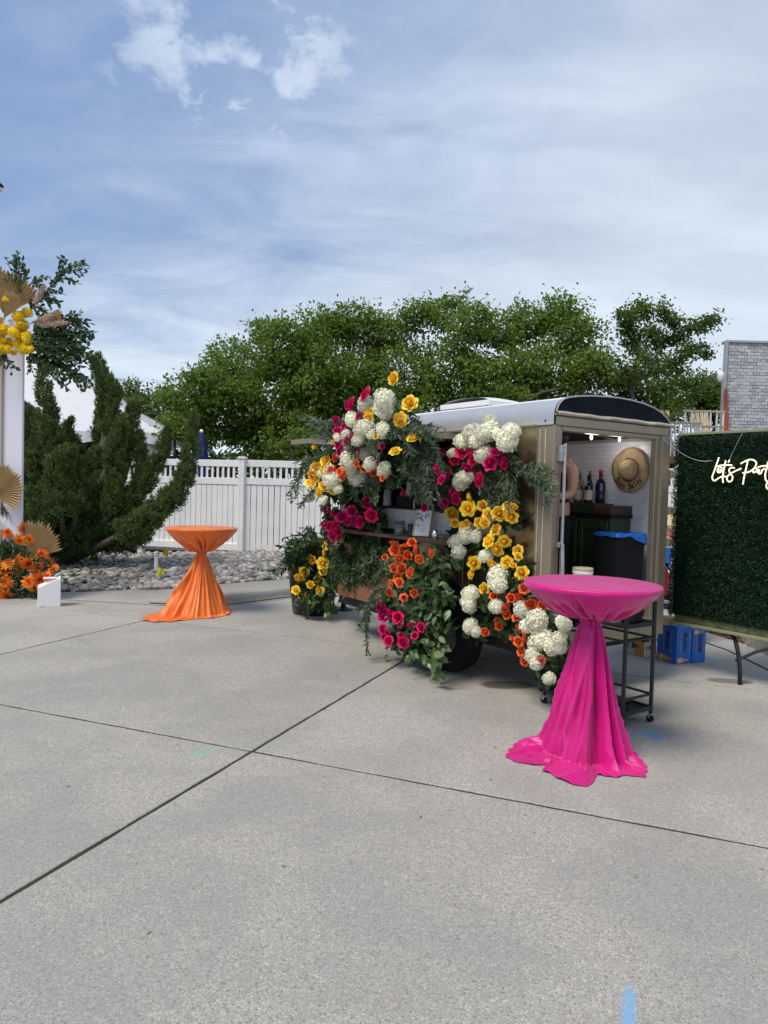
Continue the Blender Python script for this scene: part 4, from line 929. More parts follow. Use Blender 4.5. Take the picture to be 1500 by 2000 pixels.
# straw hat hanging on the tiles: local frame, normal pointing -D
hc = TW(WID-.066, .325, 1.815)
hat = thing('straw_hat', 'wide-brimmed straw sun hat with dark lettering hanging on the white tiles', 'hat', hc, YAW)
# hat axes: y' = along b (horizontal), z vertical, x = -out
n_ = 64; vs = []; pr_ = [(.0, .115), (.035, .113), (.062, .10), (.080, .07), (.088, .035), (.092, .012), (.105, .008), (.14, .012), (.17, .016), (.198, .010), (.198, .006)]
for i, (r_, o_) in enumerate(pr_):
    for k in range(n_):
        a_ = 2*PI*k/n_; wv = (.006*math.sin(3*a_+1)+.004*math.sin(5*a_)) if i > 6 else 0
        vs.append((-(o_+wv), r_*math.cos(a_)*.96, r_*math.sin(a_)*(1.0 if i > 5 else 1.05)))
o = MB().add(vs, [(i*n_+k, i*n_+(k+1) % n_, (i+1)*n_+(k+1) % n_, (i+1)*n_+k) for i in range(len(pr_)-1) for k in range(n_)]); sm(o.build('brim_and_crown', M['straw'], hat))
mb = MB()
for k in range(44):
    a_ = 2*PI*k/44; mb.tube([(-.020, .0955*math.cos(a_-.05), .0985*math.sin(a_-.05)), (-.026, .0975*math.cos(a_), .101*math.sin(a_)), (-.020, .0955*math.cos(a_+.05), .0985*math.sin(a_+.05))], .0035, 5)
mb.build('braid', M['straw_dark'], hat)
def textmesh(s, size, depth=.0008):
    cu = bpy.data.curves.new('lettering', 'FONT'); cu.body = s; cu.size = size; cu.extrude = depth; cu.align_x = 'CENTER'; cu.align_y = 'CENTER'; cu.offset = size*.018; cu.resolution_u = 3
    o = bpy.data.objects.new('lettering', cu); COL.objects.link(o); bpy.context.view_layer.update(); dg = bpy.context.evaluated_depsgraph_get()
    me = bpy.data.meshes.new_from_object(o.evaluated_get(dg)); bpy.data.objects.remove(o); return me
# letters along an arc on the lower brim; viewed from -x, right = -y
txt = 'Stay Salty'; R_ = .148
for k, chx in enumerate(txt):
    if chx == ' ': continue
    me = textmesh(chx, .080 if chx in 'S' else .068); me.materials.clear(); me.materials.append(M['straw_dark'])
    ang = (k-(len(txt)-1)/2)*.205+.0; # angle from straight down, positive to viewer's right
    o = link('letter', me, hat); 
    yv, zv = -R_*math.sin(ang), -R_*math.cos(ang)
    # text plane: local text x -> viewer right (-y), text y -> up, text z -> -x (toward viewer)
    Rm = Matrix(((0, 0, -1), (-1, 0, 0), (0, 1, 0))) @ Matrix.Rotation(ang, 3, 'Z')
    o.matrix_local = Matrix.Translation((-.027, yv, zv)) @ Rm.to_4x4() @ Matrix.Diagonal((.8, 1.0, 1, 1))

# ------------------------------------------------------------------ person (skin-modifier body)
def skinned(name, verts, edges, radii, m, parent, rootv=0, sub=2):
    me = bpy.data.meshes.new(name); me.from_pydata([tuple(v) for v in verts], edges, []); me.update(); me.materials.append(m)
    o = link(name, me, parent)
    sk = o.modifiers.new('skin', 'SKIN'); sk.use_smooth_shade = True
    for i, r in enumerate(radii):
        sv_ = me.skin_vertices[0].data[i]; rr = r if isinstance(r, tuple) else (r, r); sv_.radius = rr; sv_.use_root = (i == rootv)
    sb = o.modifiers.new('sub', 'SUBSURF'); sb.levels = sub; sb.render_levels = sub
    return o
pe = tthing('person', 'person in a black sleeveless top with dark hair working inside the trailer', 'person', .78, .70, ZF-.02, PI)
# local: faces +x (towards serving window), left arm on -y... height about 1.60
K = .965
def kv(*p): return (p[0]*K, p[1]*K, p[2]*K)
V_ = [kv(0, 0, .92), kv(0, 0, 1.08), kv(-.01, 0, 1.24), kv(-.01, 0, 1.36), kv(0, 0, 1.44), kv(.01, 0, 1.50), kv(.02, 0, 1.58), kv(.03, 0, 1.66)]
E_ = [(0, 1), (1, 2), (2, 3), (3, 4), (4, 5), (5, 6), (6, 7)]; R_s = [(.13, .16), (.10, .125), (.11, .14), (.09, .13), .052, .055, .078, .07]
def chain(start, pts, rad):
    last = start
    for p, r in zip(pts, rad): V_.append(kv(*p)); R_s.append(r); E_.append((last, len(V_)-1)); last = len(V_)-1
    return last
for s_ in (1, -1):
    chain(0, [(0, s_*.09, .82), (.01, s_*.10, .50), (-.02, s_*.10, .09), (.10, s_*.11, .04)], [.09, .058, .04, .035])
for s_ in (1, -1):
    h_ = chain(3, [(-.01, s_*.165, 1.345), (-.035, s_*.19, 1.22), (.0, s_*.20, 1.06), (.14, s_*.19, 1.04), (.26, s_*.16, 1.06)], [.062, .064, .048, .034, .024])
    pv_ = V_[h_]; hx = (pv_[0]/K, pv_[1]/K, pv_[2]/K); palm = chain(h_, [(hx[0]+.06, hx[1]-s_*.01, hx[2]+.0)], [(.014, .034)])
    for q in range(4):
        yy = hx[1]-.03+.02*q; ln = (.07, .085, .09, .075)[q]
        chain(palm, [(hx[0]+.09, yy, hx[2]-.002), (hx[0]+.09+ln*.5, yy, hx[2]-.012), (hx[0]+.09+ln, yy, hx[2]-.035)], [.0095, .009, .008])
    chain(palm, [(hx[0]+.06, hx[1]-s_*.05, hx[2]-.01), (hx[0]+.09, hx[1]-s_*.065, hx[2]-.02)], [.011, .009])
skinned('body', V_, E_, R_s, M['skin'], pe)
hd = [kv(.095, 0, 1.60), kv(.118, 0, 1.575), kv(.10, 0, 1.545)]
sm(MB().lathe([(.003, 0), (.012, .012), (.014, .022), (.004, .04)], (hd[0][0], 0, hd[0][2]-.045), 8).build('nose', M['skin'], pe))
for s_ in (1, -1):
    sm(MB().lathe([(.002, -.008), (.008, 0), (.002, .008)], (.092*K, s_*.03, 1.625*K), 8).build('eye', M['paper'], pe))
    sm(MB().lathe([(.004, -.028), (.012, 0), (.006, .03)], (.02*K, s_*.083*K, 1.61*K), 8).build('ear', M['skin'], pe))
sm(MB().lathe([(.002, -.005), (.018, 0), (.002, .005)], (.088*K, 0, 1.56*K), 10).build('mouth', mat('lips', (.4, .12, .10), .5), pe))
skinned('hair', [kv(.02, 0, 1.66), kv(-.03, 0, 1.70), kv(-.08, 0, 1.66), kv(-.10, 0, 1.58), kv(-.09, 0, 1.52)], [(0, 1), (1, 2), (2, 3), (3, 4)], [.082, .085, .075, .06, .035], M['hair'], pe)
skinned('tank_top', [kv(0, 0, .90), kv(0, 0, 1.08), kv(-.012, 0, 1.24), kv(-.012, 0, 1.335), kv(-.015, .10, 1.41), kv(-.015, -.10, 1.41)], [(0, 1), (1, 2), (2, 3), (3, 4), (3, 5)], [(.155, .185), (.118, .145), (.125, .158), (.105, .125), (.03, .03), (.03, .03)], M['cloth_black'], pe)
skinned('trousers', [kv(0, 0, .92), kv(0, .09, .82), kv(.01, .10, .50), kv(-.02, .10, .12), kv(0, -.09, .82), kv(.01, -.10, .50), kv(-.02, -.10, .12)], [(0, 1), (1, 2), (2, 3), (0, 4), (4, 5), (5, 6)], [(.15, .18), .11, .075, .06, .11, .075, .06], M['cloth_black'], pe)

# ------------------------------------------------------------------ things on the serving shelf and ledge
def shelf_b(u, v, a=-.12): return float((plane_a(u, v, a)-OT)@LT)
ZS = 1.169
bj = shelf_b(784, 1035)
t = tthing('glass_jar', 'octagonal smoky glass candle jar on the serving shelf left of the framed menu', 'jar', -.14, bj, ZS)
sm(MB().lathe([(.045, 0), (.050, .01), (.050, .11), (.046, .125), (.0455, .125), (.047, .11), (.047, .012), (.0, .012)], (0, 0, 0), 16, False).build('glass', M['glass'], t))
MB().lathe([(.03, .015), (.03, .055), (0.001, .055)], (0, 0, 0), 14).build('candle', mat('wax', (.6, .62, .5), .6), t)
MB().lathe([(.051, .094), (.052, .1), (.051, .104)], (0, 0, 0), 16, False).build('band', M['black'], t)
bv = shelf_b(847, 1045)
t = tthing('votive_holder', 'small silver votive glass on the serving shelf right of the framed menu', 'candle holder', -.10, bv, ZS)
sm(MB().lathe([(.028, 0), (.032, .008), (.033, .07), (.030, .07), (.028, .01), (.0, .01)], (0, 0, 0), 18, False).build('cup', M['mirror'], t))
t = tthing('water_glass', 'clear drinking glass standing behind the framed menu', 'glass', -.05, shelf_b(803, 1030, -.05), ZS)
sm(MB().lathe([(.028, 0), (.033, .10), (.031, .10), (.026, .008), (0, .008)], (0, 0, 0), 18, False).build('tumbler', M['glass'], t))
# framed menu leaning
bf = shelf_b(822, 1040, -.15)
fr = tthing('framed_menu', 'gilt framed menu card with a painted green sprig leaning on the serving shelf', 'frame', -.15, bf, ZS, .45)
Hm, Wm, tl = .245, .165, .30     # face towards -x, width along y
def lean(x, y, z): return (x*math.cos(tl)+z*math.sin(tl)*1.0, y, z*math.cos(tl)-x*math.sin(tl)+.006)
def lbox(x0, x1, y0, y1, z0, z1):
    m_ = MB(); m_.box(x0, x1, y0, y1, z0, z1); m_.v = [lean(*p) for p in m_.v]; return m_
for q in ((-Wm/2, Wm/2, 0, .012), (-Wm/2, Wm/2, Hm-.012, Hm), (-Wm/2, -Wm/2+.011, .0125, Hm-.0125), (Wm/2-.011, Wm/2, .0125, Hm-.0125)): lbox(-.012, .004, *q).build('frame_side', M['gold'], fr, bevel=.002)
lbox(-.004, .002, -Wm/2+.011, Wm/2-.011, .012, Hm-.012).build('card', M['paper'], fr)
mb = MB(); gi = mat('green watercolour ink', (.10, .20, .14), .8)
for (cy, cz, an, l_) in ((-.01, .20, -2.2, .05), (-.02, .19, -1.7, .055), (.01, .205, -1.2, .05), (-.035, .215, -2.6, .045), (.03, .21, -.8, .04), (-.005, .165, -1.5, .04), (-.045, .185, -2.0, .04)):
    c_, s_ = math.cos(an), math.sin(an); p = [(0, 0), (l_*.5, .008), (l_, 0), (l_*.5, -.008)]
    mb.add([lean(-.0052, -(cy+x*c_-y*s_), cz+x*s_+y*c_) for x, y in p], [(0, 1, 2, 3)])
mb.build('painted_sprig', gi, fr)
mb = MB(); 
for k, l_ in enumerate((.05, .075, .06, .08, .045, .07)): 
    z_ = .115-k*.014; p = [(-l_/2, z_), (l_/2, z_), (l_/2, z_+.004), (-l_/2, z_+.004)]; mb.add([lean(-.0050, -x, z) for x, z in p], [(0, 1, 2, 3)])
mb.build('text_lines', mat('grey ink', (.35, .36, .38), .8), fr)
MB().add([lean(-.0054, .045+x, .085+z) for x, z in ((-.008, 0), (.008, 0), (.010, .03), (-.010, .03))], [(0, 1, 2, 3)]).build('painted_drink', mat('amber watercolour', (.45, .28, .12), .8), fr)
ZL = zs+.019
def ledge_b(u, v): return float((plane_a(u, v, .05)-OT)@LT)
t = tthing('shaker_cup', 'tapered white metal cup on the window ledge', 'cup', .04, ledge_b(758, 975), ZL)
sm(MB().lathe([(.042, 0), (.044, .01), (.030, .165), (.028, .165), (.04, .01)], (0, 0, 0), 22, False).build('body', mat('white enamel', (.6, .6, .6), .35, .1), t))
t = tthing('bar_caddy', 'black bar caddy holding white straws and a pink napkin on the window ledge', 'caddy', .06, ledge_b(795, 978), ZL)
MB().box(-.06, .06, -.11, .11, 0, .10).build('box', M['black'], t, bevel=.004)
for k in range(12): 
    x, y = random.uniform(-.035, .0), random.uniform(-.05, .02); MB().tube([(x, y, .09), (x+random.uniform(-.02, .02), y+random.uniform(-.03, .03), .235)], .004, 6).build('straw', M['paper'], t)
sm(MB().lathe([(.035, .10), (.036, .13), (.02, .165), (.004, .175)], (-.01, .062, 0), 10).build('napkin', M['pinkpaper'], t))
t = tthing('menu_board', 'grey chalkboard standing inside the serving window', 'board', .35, ledge_b(830, 930)+.1, ZL-.4, .2)
MB().box(-.01, .01, -.26, .26, .0, .82).build('panel', mat('slate board', (.07, .075, .085), .6, var=(5, .5)), t)
MB().box(-.015, .015, -.28, .28, .82, .845).build('frame', M['black'], t)

# ------------------------------------------------------------------ cocktail tables
def cocktail(kind, c, R, h, zw, rw, hempts, clothmat, label_t, label_c, q_exp, rf, seed, tilt, twist=.3):
    t = thing('cocktail_table', label_t, 'table', (c[0], c[1], 0))
    MB().lathe([(R-.006, h-.028), (R, h-.022), (R, h-.010), (R-.006, h-.006)], (0, 0, 0), 48).build('tabletop', M['black'], t)
    MB().tube([(0, 0, .03), (0, 0, h-.03)], .03, 12).build('pole', M['black'], t)
    MB().lathe([(.15, 0), (.15, .010), (.05, .02), (.035, .04)], (0, 0, 0), 32).build('base', M['black'], t)
    rs = np.random.default_rng(seed); n_ = 420
    th_ = np.linspace(0, 2*PI, n_, endpoint=False)
    ph = rs.uniform(0, 2*PI, 12)
    def ridge(x): return .9-np.abs(np.sin(x))**.55*1.5
    def F(th, k=0):
        w_ = th+.22*np.sin(2*th+ph[0])+.15*np.sin(3*th+ph[1])
        return .55*ridge(w_*3+ph[2])+.45*ridge(w_*5+ph[3])+.22*np.sin(w_*9+ph[4])+.10*np.sin(w_*16+ph[5])
    hp = sorted([(math.radians(a % 360), r) for a, r in hempts]); ha_ = np.array([a for a, r in hp]); hr = np.array([r for a, r in hp])
    hem = np.interp(th_, ha_, hr, period=2*PI)
    ker = np.ones(3)/3; hem = np.convolve(np.r_[hem[-1:], hem, hem[:1]], ker, 'valid')
    hem = hem*(1+.03*np.sin(th_*7+ph[6])+.05*(np.abs(np.sin(th_*4.5+ph[7]))-.5)+.012*np.sin(th_*31+ph[8]))
    def dth(a): return (th_-a+PI) % (2*PI)-PI
    vals = [((i_+rs.uniform(-.35, .35))*2*PI/26, rs.uniform(.035, .085), rs.uniform(.35, 1.0), rs.uniform(0, .35)) for i_ in range(26)]
    def bowl(q):
        o_ = np.zeros(n_)
        for a, sg, d, q0 in vals: o_ += d*np.exp(-(dth(a+.12*math.sin(q*3+a))/(sg*(1.15-.5*q)))**2)*max(0, (q-q0)/(1-q0))**.8
        return o_
    creases = [(rs.uniform(0, 2*PI), rs.uniform(.03, .08), rs.uniform(.012, .04), rs.uniform(-.5, .5)) for _ in range(26)]
    def crease(s):
        o_ = np.zeros(n_)
        for a, sg, d, tw_ in creases: o_ += d*np.exp(-(dth(a+tw_*s)/sg)**2)
        return o_
    rows = []
    for s in np.linspace(0.0, 1, 9): rows.append(np.stack([R*s*np.cos(th_), R*s*np.sin(th_), np.full(n_, h-.004)], 1))
    for s in (.35, .7, 1.0): rows.append(np.stack([(R+.004)*np.cos(th_), (R+.004)*np.sin(th_), np.full(n_, h-.004-.026*s)], 1))
    f0 = F(th_); f0 = f0-f0.mean()
    for q in np.linspace(.02, 1, 44):
        r = (R+.004)-(R+.004-rw)*q; z = (h-.03)-((h-.03)-zw)*(1-(1-q)**q_exp)
        amp = .085*math.sin(PI*min(1, (q**1.2)*.86))**1.1
        fine_ = np.sin(th_*29+ph[9])*.3*q+np.sin(th_*41+ph[10])*.22*q
        vv_ = bowl(q)*math.sin(PI*min(1, q*.82+.06))**.7; rr = r+amp*(f0+fine_*.5)*.35-vv_*.20*(1-.55*q); z2 = z+amp*f0*.4+vv_*.06
        rows.append(np.stack([rr*np.cos(th_), rr*np.sin(th_), z2], 1))
    f1 = F(th_+.5); f1 = f1-f1.mean()
    for s in np.linspace(.0, 1, 10):    # knotted band
        rr = rw*(1+.10*math.sin(PI*s))+.008*f1+.004*np.sin(th_*23+6*s); rows.append(np.stack([rr*np.cos(th_), rr*np.sin(th_), np.full(n_, zw-.004-.035*s)], 1))
    z0_ = zw-.04; rfl = np.minimum(hem*.86, rf*(.62+.38*(hem/hem.mean())))
    for s in np.linspace(.02, 1, 62):
        tt_ = th_+twist*s*(1-.4*s); f = F(tt_); f = f-f.mean()
        amp = .016+.066*s**.7
        rr = rw+(rfl-rw)*(.75*s**.9+.25*s**2.5)+amp*f*(.5+.5*rfl/rf)+.006*np.sin(th_*27+s*3+ph[9])*s
        # long diagonal tuck folds
        g_ = np.exp(-((np.sin((th_+1.75+.9*s)/2))**2)/.003)*.04*math.sin(PI*s)
        rr = rr+g_+.55*crease(s*1.6)*min(1, s*2.2)-.012*s*np.abs(np.sin(th_*6.5+2.2*s+ph[2]))
        rows.append(np.stack([rr*np.cos(th_), rr*np.sin(th_), z0_*(1-s)+.006+.062*np.clip(f+.15, 0, 1.1)*s**4], 1))
    fE = F(th_+twist*.6); fE = fE-fE.mean(); last = rows[-1]; lr = np.hypot(last[:, 0], last[:, 1])
    for s in np.linspace(.08, 1, 20):
        rr = lr+(np.maximum(hem, lr+.02)-lr)*s; lift = .062*np.clip(fE+.15, 0, 1.1)*(1-s)**1.1+crease(s*1.5)*math.sin(PI*min(1, s*.85+.05))*.8
        rows.append(np.stack([rr*np.cos(th_), rr*np.sin(th_), .006+np.maximum(0, lift)], 1))
    V = np.concatenate(rows); m_ = len(rows)
    # tilt the top slightly like the photograph's uneven stand
    wz = np.clip((V[:, 2]-.15)/(h-.15), 0, 1)
    V[:, 2] -= wz*(V[:, 0]*tilt[0]+V[:, 1]*tilt[1])
    idx = np.arange(m_*n_).reshape(m_, n_); F_ = np.stack([idx[:-1], np.roll(idx[:-1], -1, 1), np.roll(idx[1:], -1, 1), idx[1:]], 2).reshape(-1, 4)
    me = npmesh('tablecloth', V, F_); me.materials.append(clothmat); me.shade_smooth()
    o = bpy.data.objects.new('tablecloth', me); COL.objects.link(o); o.location = (c[0], c[1], 0); tag(o, label_c, 'tablecloth')
    for ch in t.children: 
        if ch.name.startswith('tabletop'): ch.rotation_euler = (-tilt[1], tilt[0], 0); ch.location = (0, 0, -.003)
    return o
cocktail('pink', (1.283, 4.4726), .405, 1.062, .845, .055,
    [(-168, .55), (-160, .50), (-148, .40), (-143, .34), (-138, .44), (-118, .53), (-105, .53), (-95, .34), (-81, .38), (-68, .37), (-57, .44), (-40, .36), (7, .30), (60, .30), (120, .34), (145, .40), (170, .42)],
    M['satin_pink'], 'round cocktail table under the magenta cloth beside the black cart', 'magenta satin cloth tied at the waist with its hem pooled on the concrete', 2.3, .235, 11, (.0, .0), .35)
cocktail('orange', (-2.2333, 9.0165), .428, 1.05, .745, .055,
    [(-151, .50), (-140, .72), (-124, .86), (-115, .80), (-96, .62), (-84, .52), (-67, .46), (-37, .44), (0, .36), (42, .36), (90, .3), (140, .36), (180, .42)],
    M['satin_orange'], 'round cocktail table under the orange cloth in front of the rock bed', 'orange satin cloth gathered at the waist of the table by the rocks', 1.8, .40, 5, (.0, .0), .25)

# ------------------------------------------------------------------ bar cart
A_ = np.array([1.661, 4.95]); B_ = np.array([1.92, 5.135]); ex = (B_-A_)/np.linalg.norm(B_-A_); ey = np.array([-ex[1], ex[0]]); cl, cw_ = .70, .318
cart = thing('bar_cart', 'black metal rolling bar cart with three tiers behind the magenta table', 'cart', (A_[0], A_[1], 0), math.atan2(ex[1], ex[0]))
bk = mat('black powder coat', (.014, .015, .019), .4, .2)
for x in (0, cw_):
    for y in (0, cl):
        MB().box(x-.011, x+.011, y-.011, y+.011, .062, .86).build('post', bk, cart, bevel=.002)
        o = MB(); o.tube([(x, y, .060), (x, y, .045)], .012, 8); o.box(x-.016, x+.016, y-.004, y+.012, .03, .05); cs_ = o.build('caster', M['galv'], cart)
        n_ = 18; MB().add([(x+xx, y+.004+.026*math.cos(2*PI*k/n_), .027+.026*math.sin(2*PI*k/n_)) for xx in (-.010, .010) for k in range(n_)], [(k, (k+1) % n_, n_+(k+1) % n_, n_+k) for k in range(n_)]+[tuple(range(n_)), tuple(range(2*n_-1, n_-1, -1))]).build('wheel', M['rubber'], cs_)
for z, nm in ((.85, 'rail'), (.70, 'shelf'), (.60, 'rail'), (.20, 'rail'), (.10, 'shelf')):
    for (x0_, x1_, y0_, y1_) in ((.011, cw_-.011, -.008, .008), (.011, cw_-.011, cl-.008, cl+.008), (-.008, .008, .011, cl-.011), (cw_-.008, cw_+.008, .011, cl-.011)):
        if nm == 'rail' : MB().box(x0_, x1_, y0_, y1_, z-.007, z+.007).build('rail', bk, cart)
    if nm == 'shelf':
        m_ = MB(); m_.box(.0, cw_, 0, cl, z-.004, z+.002); m_.box(.011, cw_-.011, -.009, .003, z-.012, z+.016); m_.box(.011, cw_-.011, cl-.003, cl+.009, z-.012, z+.016); m_.box(-.009, .003, .011, cl-.011, z-.012, z+.016); m_.box(cw_-.003, cw_+.009, .011, cl-.011, z-.012, z+.016); m_.build('shelf', bk, cart)
def cartpt(x, y): q = A_+ex*x+ey*y; return q
q = cartpt(.15, .28); t = thing('ice_bin', 'translucent white plastic bin on the middle shelf of the black cart', 'bin', (q[0], q[1], .703), math.atan2(ex[1], ex[0]))
MB().add([(-.10, -.13, 0), (.10, -.13, 0), (.10, .13, 0), (-.10, .13, 0), (-.12, -.15, .16), (.12, -.15, .16), (.12, .15, .16), (-.12, .15, .16), (-.11, -.14, .16), (.11, -.14, .16), (.11, .14, .16), (-.11, .14, .16), (-.095, -.12, .01), (.095, -.12, .01), (.095, .12, .01), (-.095, .12, .01)],
    [(0, 3, 2, 1), (0, 1, 5, 4), (1, 2, 6, 5), (2, 3, 7, 6), (3, 0, 4, 7), (4, 5, 9, 8), (5, 6, 10, 9), (6, 7, 11, 10), (7, 4, 8, 11), (8, 9, 13, 12), (9, 10, 14, 13), (10, 11, 15, 14), (11, 8, 12, 15), (12, 13, 14, 15)]).build('tub', mat('pale plastic', (.68, .72, .72), .4), t)
q = cartpt(.17, .52); t = thing('white_bucket', 'white bucket with a tan wooden lid standing on the black cart', 'bucket', (q[0], q[1], .703))
MB().lathe([(.062, 0), (.066, .02), (.072, .30), (.076, .302), (.076, .318), (.072, .32)], (0, 0, 0), 28).build('pail', M['foam'], t, smooth=False)
MB().lathe([(.074, .321), (.077, .325), (.077, .338), (.073, .342)], (0, 0, 0), 28).build('lid', M['lime'], t)
q = cartpt(.20, .10); t = thing('black_box', 'small black box on the middle shelf of the cart beside the white bin', 'box', (q[0], q[1], .703), .6)
MB().box(-.06, .06, -.05, .05, 0, .10).build('case', M['black'], t, bevel=.01); MB().box(-.04, .04, -.053, -.0505, .02, .08).build('grille', M['cloth_black'], t)
q = cartpt(.16, .30); t = thing('black_tray', 'flat black tray lying on the bottom shelf of the cart', 'tray', (q[0], q[1], .103), math.atan2(ex[1], ex[0]))
MB().box(-.12, .12, -.16, .16, 0, .022).build('tray_body', M['black'], t, bevel=.006)

# ------------------------------------------------------------------ drink cases
def placetext(s, size, parent, loc, right, up, m, sx=1.0):
    me = textmesh(s, size, .0006); me.materials.clear(); me.materials.append(m); o = link('lettering', me, parent)
    right = Vector(right).normalized(); up = Vector(up).normalized(); nrm = right.cross(up)
    R = Matrix((right, up, nrm)).transposed().to_4x4()
    o.matrix_local = Matrix.Translation(Vector(loc)+nrm*.0012) @ R @ Matrix.Diagonal((sx, 1, 1, 1))
def bottle_print(parent, org, right, up, L, m1, m2, m3):
    """flat bottle drawing: axis along 'up'"""
    right = np.array(right, float); up = np.array(up, float); nrm = np.cross(right, up); org = np.array(org, float)+nrm*.0010
    def poly(name, pts, m, lift): MB().add([org+right*x*L+up*y*L+nrm*lift for x, y in pts], [tuple(range(len(pts)))]).build(name, m, parent)
    poly('bottle_print', [(-.17, 0), (.17, 0), (.17, .48), (.07, .68), (.06, .98), (-.06, .98), (-.07, .68), (-.17, .48)], m1, 0)
    poly('label_print', [(-.155, .12), (.155, .12), (.155, .36), (-.155, .36)], m2, .0008); poly('cap_print', [(-.065, .86), (.065, .86), (.065, 1.0), (-.065, 1.0)], m3, .0008)
def drinkcase(label, p, rz, w_, d_, h_, blue=True, grp='blue drink cases beside the trailer', word=True, flip=False):
    t = thing('drink_case', label, 'box', (p[0], p[1], p[2] if len(p) > 2 else 0), rz, grp)
    MB().box(0, w_, 0, d_, 0.002, h_).build('carton', M['bluebox'] if blue else M['card'], t, bevel=.003)
    # seam flaps
    MB().box(.004, w_-.004, d_*.49, d_*.51, h_, h_+.001).build('top_seam', M['navyink'], t)
    if blue:
        ww = min(w_, .2)
        # near face y=0 (right = +x), and left face x=0 (right = -y)
        for (o_, rgt, wd) in (((w_*.5, 0, 0), (1, 0, 0), w_), ((0, d_*.5, 0), (0, -1, 0), d_)):
            o_ = np.array(o_, float); rgt = np.array(rgt, float); nrm = np.cross(rgt, (0, 0, 1))
            if word:
                rail = o_+np.array([0, 0, h_*.58])+rgt*(.012)
                placetext('Modelo', h_*.215, t, tuple(rail), (0, 0, -1) if not flip else (0, 0, 1), tuple(rgt) if not flip else tuple(-rgt), M['navyink'], .78)
                for s_ in (-1, 1):
                    c_ = o_+np.array([0, 0, h_*.58])+rgt*(.012+s_*h_*.145)+nrm*.0012
                    MB().add([c_+rgt*.003+[0, 0, -h_*.3], c_-rgt*.003+[0, 0, -h_*.3], c_-rgt*.003+[0, 0, h_*.3], c_+rgt*.003+[0, 0, h_*.3]], [(0, 1, 2, 3)]).build('gold_line', M['goldink'], t)
                b_o = o_-rgt*wd*.42+np.array([0, 0, h_*.10 if not flip else h_*.90])
                bottle_print(t, b_o, (0, 0, -1), tuple(rgt), wd*.72, M['amber'], cream, M['goldink'])
            else: bottle_print(t, o_+np.array([0, 0, h_*.08]), tuple(rgt), (0, 0, 1), h_*.8, M['amber'], cream, M['card'])
    else:
        for (o_, rgt, wd) in (((w_*.5, 0, 0), (1, 0, 0), w_), ((0, d_*.5, 0), (0, -1, 0), d_)):
            o_ = np.array(o_, float); rgt = np.array(rgt, float); nrm = np.cross(rgt, (0, 0, 1))
            c_ = o_+nrm*.001; MB().add([c_+rgt*0.0+[0, 0, .01], c_+rgt*wd*.48+[0, 0, .01], c_+rgt*wd*.48+[0, 0, h_-.01], c_+rgt*wd*.05+[0, 0, h_-.01]], [(0, 1, 2, 3)]).build('amber_panel', M['amber'], t)
            bottle_print(t, o_-rgt*wd*.40+nrm*.001+np.array([0, 0, h_*.35]), (0, 0, -1), tuple(rgt), wd*.7, M['brownprint'], M['card'], M['goldink'])
    return t
cb0 = gpt(1320, 1298); ang = math.radians(22)
drinkcase('blue beer case standing on end, the nearer of the two at the trailer corner', cb0, ang, .185, .26, .355)
e_ = np.array([math.cos(ang), math.sin(ang)])
p2 = cb0[:2]+e_*.195
drinkcase('blue beer case on the concrete, farthest right with its lettering upside down', (p2[0], p2[1]), ang, .165, .24, .33, flip=True)
pc = gpt(1258, 1285); drinkcase('white and amber beer case under the rear edge of the trailer', (pc[0], pc[1]), ang+.02, .15, .27, .27, False, grp=None)
# torn carton on top
t = thing('open_carton', 'torn brown and white drink carton on top of the nearest blue case', 'box', (cb0[0]-.03, cb0[1]+.15, .357), .3)
MB().box(-.10, .08, -.05, .08, 0, .07).build('tray', M['brown_card'], t); MB().add([(.0, -.06, 0), (.10, -.055, 0), (.115, -.08, .075), (.02, -.085, .08)], [(0, 1, 2, 3)]).build('flap', M['card'], t); MB().add([(.03, -.077, .03), (.04, -.0775, .03), (.045, -.082, .06), (.035, -.082, .06)], [(0, 1, 2, 3)]).build('print', M['navyink'], t)
# rack behind the trailer
RK = dpt(1312, 1150, 7.9)
rack = thing('supply_rack', 'metal supply rack with trays between the trailer and the hedge panel', 'rack', (RK[0], RK[1], 0), YAW)
for z in (.40, .62, .80): MB().box(-.28, .28, -.2, .2, z-.012, z).build('shelf', M['white_paint'], rack)
for x in (-.28, .26):
    for y in (-.2, .18): MB().box(x, x+.02, y, y+.02, 0, 1.16).build('post', M['galv'], rack)
t = thing('drink_tray', 'stack of dark plastic trays on the supply rack lower shelf', 'trays', (RK[0], RK[1], .402), YAW)
for k in range(3): MB().box(-.24, .22, -.19, .15, k*.055, k*.055+.04).build('tray', (M['navyink'], M['greytrim'], M['black'])[k], t, bevel=.005)
t = thing('plastic_crate', 'grey lidded crate on the middle shelf of the supply rack', 'crate', (RK[0], RK[1], .622), YAW); MB().box(-.24, .24, -.19, .15, 0, .13).build('crate_body', M['brown_card'], t, bevel=.006); MB().box(-.25, .25, -.2, .16, .131, .15).build('lid', M['white_paint'], t, bevel=.004)
zz_ = dpt(1312, 1143, 7.9)[2]
drinkcase('blue bottle case with a bottle picture on top of the supply rack', (RK[0]-.17, RK[1]-.12, .802), .3, .30, .22, .235, grp=None, word=False)
t = thing('pink_carton', 'pink and white carton on top of the blue bottle case', 'box', (RK[0]-.14, RK[1]-.1, 1.04), .3); MB().box(0, .24, 0, .18, 0, .10).build('carton', M['pinkprint'], t, bevel=.004); MB().box(-.002, .242, -.002, .182, .0, .012).build('band', M['paper'], t); MB().add([(.02, -.0025, .04), (.2, -.0025, .03), (.21, -.0025, .05), (.03, -.0025, .06)], [(0, 1, 2, 3)]).build('script_print', M['redprint'], t)
